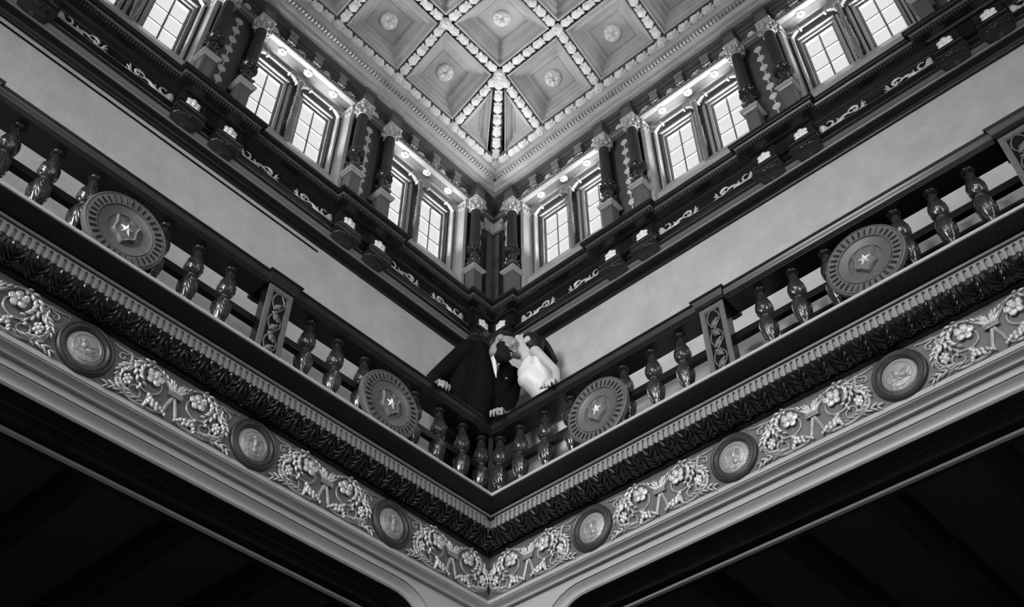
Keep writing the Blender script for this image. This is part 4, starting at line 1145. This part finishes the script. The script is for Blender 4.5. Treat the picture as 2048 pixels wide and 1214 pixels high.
# ================================================================== PEOPLE
NV = Vector((.688,-.726,0)); RV = Vector((.726,.688,0)); ZV = Vector((0,0,1))
def fuse(name, mb, m, parent=None, voxel=.01, it=2, label=None):
    me = mb.mesh(name+'_src'); o = bpy.data.objects.new(name+'_src', me); COL.objects.link(o)
    r = o.modifiers.new('r','REMESH'); r.mode = 'VOXEL'; r.voxel_size = voxel; r.use_smooth_shade = True
    if it: s_ = o.modifiers.new('s','SMOOTH'); s_.factor = .5; s_.iterations = it
    dg = bpy.context.evaluated_depsgraph_get(); me2 = bpy.data.meshes.new_from_object(o.evaluated_get(dg))
    bpy.data.objects.remove(o); bpy.data.meshes.remove(me); me2.name = name; me2.materials.clear()
    me2.polygons.foreach_set('use_smooth', [True]*len(me2.polygons))
    return obj(name, me2, m, parent, label=label)
def cap_(b, pts, rad, n=14, flat=1.0, up=(0,0,1)):
    """tapered limb with rounded ends and joints"""
    P_ = [Vector(p) for p in pts]
    for p,r in zip(P_,rad): b.ell(p,(r,r,r),n=12,m=8)
    for i in range(len(P_)-1): b.tube([P_[i],P_[i+1]], [rad[i],rad[i+1]], n=n, flat=flat, up=up)
    return b
def frame(o, fwd, up):
    f = Vector(fwd).normalized(); l = Vector(up).cross(f).normalized(); u = f.cross(l)
    m = Matrix((f,l,u)).transposed().to_4x4(); m.translation = Vector(o); return m
def head(T, who, parent):
    b = MB()
    b.ell((-.018,0,.045),(.112,.088,.098),T=T,n=20,m=14); b.ell((.030,0,-.015),(.078,.070,.105),T=T,n=18,m=12)
    b.ell((.040,0,-.082),(.062,.056,.042),T=T,n=16,m=10); b.ell((.092,0,-.108),(.022,.026,.022),T=T,n=12,m=8)
    b.ell((.088,0,.055),(.024,.060,.045),T=T,n=14,m=8)
    for s in (-1,1):
        b.ell((.098,s*.030,.030),(.016,.026,.010),T=T); b.ell((.066,s*.046,-.022),(.036,.026,.034),T=T,n=12,m=8)
        b.ell((.110,s*.014,-.030),(.014,.010,.009),T=T); b.ell((.086,s*.031,.010),(.017,.018,.013),T=T)
        # ear: rim and lobe
        b.tube([(-.018+.026*math.cos(t)*.8,s*(.090+.006*math.sin(t)),.004+.034*math.sin(t)) for t in [i*math.pi/6-1.4 for i in range(10)]],.0065,n=6,T=T)
        b.ell((-.014,s*.087,.002),(.016,.006,.024),T=T)
    b.tube([(.104,0,.030),(.120,0,.002),(.136,0,-.024),(.124,0,-.034)],[.009,.012,.015,.008],n=8,T=T)
    b.tube([(.100,-.026,-.062),(.116,-.012,-.058),(.119,0,-.060),(.116,.012,-.058),(.100,.026,-.062)],.008,n=6,T=T)
    b.tube([(.098,-.022,-.074),(.112,-.010,-.076),(.115,0,-.077),(.112,.010,-.076),(.098,.022,-.074)],.0085,n=6,T=T)
    return b
def hand(b, W, F, U, side, curl=(.35,.75,.6), sc=1.0, spread=.12):
    """W wrist, F finger direction, U back-of-hand normal, side=+1: thumb on +S"""
    F = Vector(F).normalized(); U = Vector(U); U = (U-F*U.dot(F)).normalized(); S = F.cross(U)*side; W = Vector(W)
    k = sc
    for t,wd in ((.02,.026),(.05,.036),(.085,.044)): b.ell(W+F*t*k, (1,1,1), T=None) if False else None
    rot = Matrix((F,S,U)).transposed()
    b.ell(W+F*.055*k,(.062*k,.044*k,.020*k),rot=rot,n=14,m=10); b.ell(W+F*.012*k,(.030*k,.030*k,.022*k),rot=rot,n=12,m=8)
    b.ell(W+F*.030*k+S*.030*k-U*.004,(.036*k,.018*k,.018*k),rot=rot)
    lens = ((.036,.024,.020),(.042,.028,.021),(.038,.026,.021),(.030,.020,.018))
    for i,(a,c,d) in enumerate(lens):
        off = (.034-.0225*i)*k; base = W+F*(.098-.004*abs(i-1.2))*k+S*off+U*.002
        dirv = (F+S*(spread*(1.4-i)*.5)).normalized(); p = base; pts = [p-F*.03*k, p]; ang = 0
        for L_,cu in zip((a,c,d),curl):
            ang += cu; p = p+(dirv*math.cos(ang)-U*math.sin(ang))*L_*k*1.2; pts.append(p)
        cap_(b, pts, [.0115*k,.0115*k,.0105*k,.0095*k,.0080*k], n=8)
    p = W+F*.030*k+S*.040*k; pts = [p, p+(F*.6+S*.75-U*.15).normalized()*.042*k]; pts.append(pts[-1]+(F*.9+S*.25-U*.45).normalized()*.036*k); pts.append(pts[-1]+(F*.8-U*.6).normalized()*.026*k)
    cap_(b, pts, [.016*k,.0135*k,.012*k,.0095*k], n=8)
    return b
# ---------------- man in the dark suit, leaning over the corner of the rail
man = thing('person','man in a dark suit with striped tie leaning over the rail to kiss','person')
mT = frame((.098,-.002,1.937), RV*.86-ZV*.42+NV*.16, ZV*.80+RV*.34-NV*.10)@Matrix.Scale(.93,4)
mH = mT.translation
neck0 = Vector((-.004,.052,1.955)); 
body = head(mT,'m',man)
cap_(body, [mT@Vector((-.020,0,-.04)), mT@Vector((-.020,0,-.08)), neck0], [.060,.050,.052])
shR = Vector((-.135,-.125,1.975)); shL = Vector((-.045,.270,1.900)); chest = Vector((-.13,.10,1.86)); waist = Vector((-.27,.12,1.60)); hip = Vector((-.34,.12,1.38))
elR = Vector((-.300,-.300,1.655)); wrR = Vector((-.135,-.455,1.345)); elL = Vector((-.010,.215,1.64)); wrL = Vector((.020,.095,1.362))
cap_(body, [chest+Vector((-.04,0,0)),waist,hip],[.10,.10,.11]); cap_(body,[shR,chest+Vector((-.05,0,0)),shL],[.05,.09,.05])
cap_(body,[shR,elR,wrR],[.055,.042,.030]); cap_(body,[shL,elL,wrL],[.055,.042,.030])
kneeR = Vector((-.36,.0,.90)); kneeL = Vector((-.36,.26,.90)); ftR = Vector((-.38,.0,.43)); ftL = Vector((-.38,.28,.43))
cap_(body,[hip+Vector((0,-.09,-.03)),kneeR,ftR],[.10,.068,.045]); cap_(body,[hip+Vector((0,.09,-.03)),kneeL,ftL],[.10,.068,.045])
hand(body, wrR+Vector((.035,-.010,-.018)), (.93,-.30,-.22), (.1,.1,1), 1, curl=(.30,.75,.45), sc=1.12)
hand(body, wrL+Vector((.012,-.020,-.030)), (.42,-.86,-.20), (0,-.1,1), -1, curl=(.25,.80,.45), sc=1.12)
mb0 = fuse('body', body, 'skinm', man, .0075, 1)
# jacket and trousers
j = MB(); X1 = Vector((1,0,0)); Y1 = Vector((0,1,0))
def blobs(b, items):
    for c,r,ax in items: b.ell(c, r, rot=Matrix.Rotation(ax,3,'Y') if ax else None, n=20, m=12)
up = (chest-hip).normalized(); lean = math.atan2(up.x, up.z)
blobs(j, [(chest+Vector((-.01,0,.02)),(.135,.225,.16),lean),((chest+waist)/2,(.135,.195,.16),lean),(waist,(.130,.180,.16),lean),(hip,(.140,.185,.17),lean),(hip+Vector((0,0,-.12)),(.135,.18,.12),0)])
cap_(j,[shR+Vector((.0,.02,.0)),chest+Vector((-.03,-.06,.10))],[.082,.09]); cap_(j,[shL+Vector((0,-.02,0)),chest+Vector((-.03,.08,.08))],[.080,.09])
cap_(j,[neck0+Vector((-.075,-.045,.010)),chest+Vector((-.05,-.02,.06))],[.085,.12]); cap_(j,[Vector((-.080,-.055,2.005)),Vector((-.060,-.052,1.92)),Vector((-.070,-.030,1.74)),Vector((-.11,.0,1.58)),Vector((-.17,.03,1.45))],[.058,.064,.085,.105,.11])
cap_(j,[Vector((-.17,-.10,1.86)),Vector((-.235,-.10,1.66)),Vector((-.26,-.10,1.45))],[.09,.10,.10])
cap_(j,[Vector((-.02,.13,1.86)),Vector((-.04,.12,1.66)),Vector((-.20,.12,1.42))],[.085,.085,.10])
cap_(j,[shR,(shR+elR)/2,elR,(elR+wrR)/2,wrR+Vector((-.015,.012,.02))],[.082,.076,.066,.060,.050]); cap_(j,[shL,(shL+elL)/2,elL,(elL+wrL)/2,wrL+Vector((0,.012,.03))],[.080,.074,.064,.060,.050])
fuse('jacket', j, 'suit', man, .010, 3, label='black suit jacket')
tz = MB()
for h,k_,f in ((hip+Vector((0,-.09,-.03)),kneeR,ftR),(hip+Vector((0,.09,-.03)),kneeL,ftL)): cap_(tz,[h,k_,f+Vector((0,0,.02))],[.115,.088,.072])
fuse('trousers', tz, 'suit', man, .014, 2)
for f in (ftR,ftL):
    s_ = MB(); s_.ell(f+Vector((.05,0,-.018)),(.115,.045,.034),n=16,m=10); s_.ell(f+Vector((-.02,0,0)),(.05,.04,.05)); fuse('shoe', s_, 'black', man, .008, 1)
# shirt, tie, lapels in a frame at the chest front
cT = frame(Vector((-.012,.018,1.845)), (.80,-.55,-.20), (-.10,-.10,1))
sh = MB(); cap_(sh,[cT@Vector((-.034,0,.125)),cT@Vector((-.020,0,.06)),cT@Vector((-.022,0,-.03)),cT@Vector((-.040,0,-.13))],[.060,.058,.052,.030])
cap_(sh,[Vector((.040,-.046,1.985)),Vector((.049,-.048,1.93)),Vector((.052,-.044,1.85)),Vector((.046,-.020,1.74)),Vector((.040,.0,1.66))],[.012,.015,.017,.015,.005])
fuse('shirt', sh, 'shirt', man, .007, 1)
cT = Matrix.Translation(NV*.034+RV*.018+ZV*.02)@cT
for s in (-1,1):                                # collar points
    b = MB(); q = ((.030,s*.006,.105),(.016,s*.040,.150),(.012,s*.052,.105),(.036,s*.026,.060))
    b.add([cT@Vector(p) for p in q]+[cT@(Vector(p)+Vector((.006,0,.002))) for p in q],[(3,2,1,0),(4,5,6,7),(0,1,5,4),(1,2,6,5),(2,3,7,6),(3,0,4,7)])
    obj('collar', b, 'shirt', man)
tb_ = MB(); q = [(.036,-.012,.105),(.036,.012,.105),(.040,.009,.075),(.036,.020,-.05),(.020,0,-.120),(.036,-.020,-.05),(.040,-.009,.075)]
tb_.add([cT@Vector(p) for p in q]+[cT@(Vector(p)+Vector((.010,0,0))) for p in q],[tuple(range(6,-1,-1)),tuple(range(7,14))]+[(i,(i+1)%7,7+(i+1)%7,7+i) for i in range(7)])
tie_ = obj('tie', tb_, 'tie', man)
st_ = MB()
for k in range(5):
    z = .060-.034*k; hw = .010+.0018*k; st_.tube([cT@Vector((.0495-.0010*k,-hw,z-.010)), cT@Vector((.0495-.001*k,hw,z+.008))], .0035, n=5)
obj('tie_stripes', st_, 'shirt', tie_)
# hair, beard, brows
h = MB(); h.ell((-.032,0,.062),(.112,.094,.096),T=mT,n=22,m=14); h.ell((-.075,0,.015),(.062,.080,.085),T=mT,n=16,m=10)
cutd = fuse('hair', h, 'hair', man, .007, 1)
bd = MB(); bd.ell((.050,0,-.090),(.064,.062,.046),T=mT,n=18,m=12); bd.ell((.094,0,-.112),(.036,.044,.044),T=mT,n=14,m=10); bd.ell((.080,0,-.082),(.038,.054,.040),T=mT,n=14,m=10); bd.ell((.045,0,-.128),(.050,.050,.030),T=mT,n=14,m=10)
for s in (-1,1):
    bd.ell((.020,s*.056,-.045),(.040,.022,.052),T=mT,n=14,m=10); bd.ell((.055,s*.045,-.062),(.040,.024,.036),T=mT,n=12,m=8)
bd.tube([(.092,-.036,-.064),(.112,-.020,-.046),(.118,0,-.044),(.112,.020,-.046),(.092,.036,-.064)],.010,n=8,T=mT)
fuse('beard', bd, 'beard', man, .006, 1)
for s in (-1,1):
    e = MB(); e.tube([(.098,s*.014,.040),(.104,s*.030,.046),(.092,s*.050,.038)],[.003,.0055,.003],n=6,T=mT); obj('eyebrow', e, 'beard', man, True)
    e = MB(); e.tube([(.098,s*.016,.006),(.101,s*.030,.001),(.090,s*.046,.006)],.0028,n=5,T=mT); obj('eyelashes', e, 'beard', man, True)
rg = MB(); c = wrR+Vector((.035,-.010,-.018))+Vector((.93,-.30,-.22)).normalized()*.128; rg.lathe([(.0115,-.004),(.0140,-.004),(.0140,.004),(.0115,.004)],n=14,T=Matrix.Translation(c)@Vector((.93,-.30,-.22)).to_track_quat('Z','Y').to_matrix().to_4x4())
obj('finger_ring', rg, 'metal', man, label='pale metal finger ring')
bt = MB(); bt.ell(cT@Vector((.135,.03,-.24)),(.010,.010,.010)); obj('jacket_button', bt, 'metal', man)
# ---------------- woman in the white dress
wo = thing('person','woman in a sleeveless white halter dress, long dark hair, holding the right rail','person')
wT = frame((.192,.158,1.985), -RV*.90+ZV*.28-NV*.08, ZV*.90+RV*.30+NV*.02)@Matrix.Scale(.93,4)
wneck = Vector((.228,.205,1.885)); wshL = Vector((.285,.165,1.885)); wshR = Vector((.170,.400,1.86)); wch = Vector((.232,.260,1.740)); wwa = Vector((.290,.320,1.52)); whp = Vector((.370,.365,1.32))
welL = Vector((.425,.225,1.650)); wwrL = Vector((.535,.095,1.358)); welR = Vector((.02,.42,1.62)); wwrR = Vector((.0,.36,1.40))
b = head(wT,'w',wo)
cap_(b,[wT@Vector((-.030,0,-.06)),wT@Vector((-.035,0,-.11)),wneck],[.047,.043,.048])
cap_(b,[wneck,wch,wwa,whp],[.06,.10,.085,.11]); cap_(b,[wshL,wch+Vector((.01,.01,.05)),wshR],[.044,.048,.045])
cap_(b,[wshL,(wshL+welL)/2,welL,(welL+wwrL)/2,wwrL],[.046,.038,.031,.029,.021]); cap_(b,[wshR,welR,wwrR],[.050,.036,.024])
kn = Vector((.36,.34,.88)); ft = Vector((.38,.36,.43)); cap_(b,[whp,kn,ft],[.11,.075,.04]); kn2 = kn+Vector((.10,.04,0)); ft2 = ft+Vector((.12,0,0)); cap_(b,[whp,kn2,ft2],[.10,.07,.04])
hand(b, wwrL+Vector((.006,-.020,-.020)), (.25,-.92,-.28), (0,0,1), 1, curl=(.35,.75,.5), sc=.98)
hand(b, wwrR+Vector((0,-.02,-.03)), (.1,-.5,-.85), (-.5,-.6,.2), 1, curl=(.3,.4,.3), sc=.98)
fuse('body', b, 'skin', wo, .0075, 1)
d = MB()
cap_(d,[wneck+Vector((-.004,-.002,.016)),wneck+Vector((-.006,-.004,-.03)),wch+Vector((-.015,-.015,.05)),wch+Vector((-.03,-.03,-.03)),(wch+wwa)/2+Vector((-.01,0,0)),wwa],[.055,.060,.086,.110,.114,.106])
cap_(d,[wneck+Vector((-.014,-.014,-.01)),wch+Vector((-.060,-.058,.02))],[.050,.080])
cap_(d,[wneck+Vector((.004,-.004,-.03)),wch+Vector((.03,.0,.06))],[.055,.09])
cap_(d,[wch+Vector((.03,.0,.06)),wshL+Vector((.0,.02,-.085)),wch+Vector((.06,.0,-.04))],[.085,.052,.075])
d.ell(wch+Vector((-.055,-.055,-.05)),(.080,.085,.075),n=16,m=10)
d.ell(whp,(.140,.125,.16),n=20,m=12); cap_(d,[whp,Vector((.385,.365,.95)),Vector((.39,.365,.46))],[.125,.110,.115])
dr = fuse('dress', d, 'dress', wo, .010, 3, label='white satin halter dress')
cl_ = MB(); cl_.lathe([(.052,-.016),(.0575,-.013),(.0590,0),(.0575,.013),(.050,.016)],n=24,T=Matrix.Translation(wneck+Vector((-.006,-.004,.022)))@Matrix.Rotation(.12,4,'Y'),cap=False); obj('halter_collar', cl_, 'dress', dr, True)
h = MB(); h.ell((-.035,0,.050),(.112,.098,.100),T=wT,n=22,m=14); h.ell((-.090,0,.0),(.062,.085,.090),T=wT,n=18,m=12)
HS = [Vector(p) for p in ((.205,.215,2.075),(.228,.262,2.085),(.240,.310,2.065),(.248,.350,2.030),(.255,.385,1.990),(.262,.410,1.960))]
for dn,dr_ in ((-.045,0),(-.018,.008),(.018,-.008),(.040,.004)):
    q = sm([tuple(p+NV*dn*(1-.09*i)+RV*dr_*(1+.3*i)+ZV*(.006*math.sin(i*2+dn*60))) for i,p in enumerate(HS)],3)
    h.tube(q,[.046-.0016*i for i in range(len(q))],n=10)
for dn,ph in ((-.03,0),(.02,1.5)):               # curls at the ends
    h.tube([HS[5]+NV*dn+RV*(.022*math.cos(t*.9+ph))+ZV*(-.012*t+.016*math.sin(t*.9+ph)) for t in range(7)],[.016,.016,.015,.013,.011,.008,.003],n=8)
fuse('hair', h, 'hair', wo, .008, 1, label='long dark wavy hair')
for s in (-1,1):
    e = MB(); e.tube([(.100,s*.014,.042),(.106,s*.030,.047),(.094,s*.048,.040)],[.0025,.004,.002],n=6,T=wT); obj('eyebrow', e, 'hair', wo, True)
    e = MB(); e.tube([(.099,s*.016,.005),(.102,s*.030,.000),(.092,s*.046,.004)],.0024,n=5,T=wT); obj('eyelashes', e, 'hair', wo, True)
e = MB(); e.tube([(.106,-.022,-.068),(.121,0,-.068),(.106,.022,-.068)],[.003,.006,.003],n=6,T=wT); obj('lips', e, 'nail', wo, True)
# ================================================================== to metres
for o in list(COL.objects):
    if o.parent is None and o.type != 'CAMERA' and 'nolight' not in o:
        o.location = o.location*SC; o.scale = o.scale*SC
    if 'nolight' in o: del o['nolight']
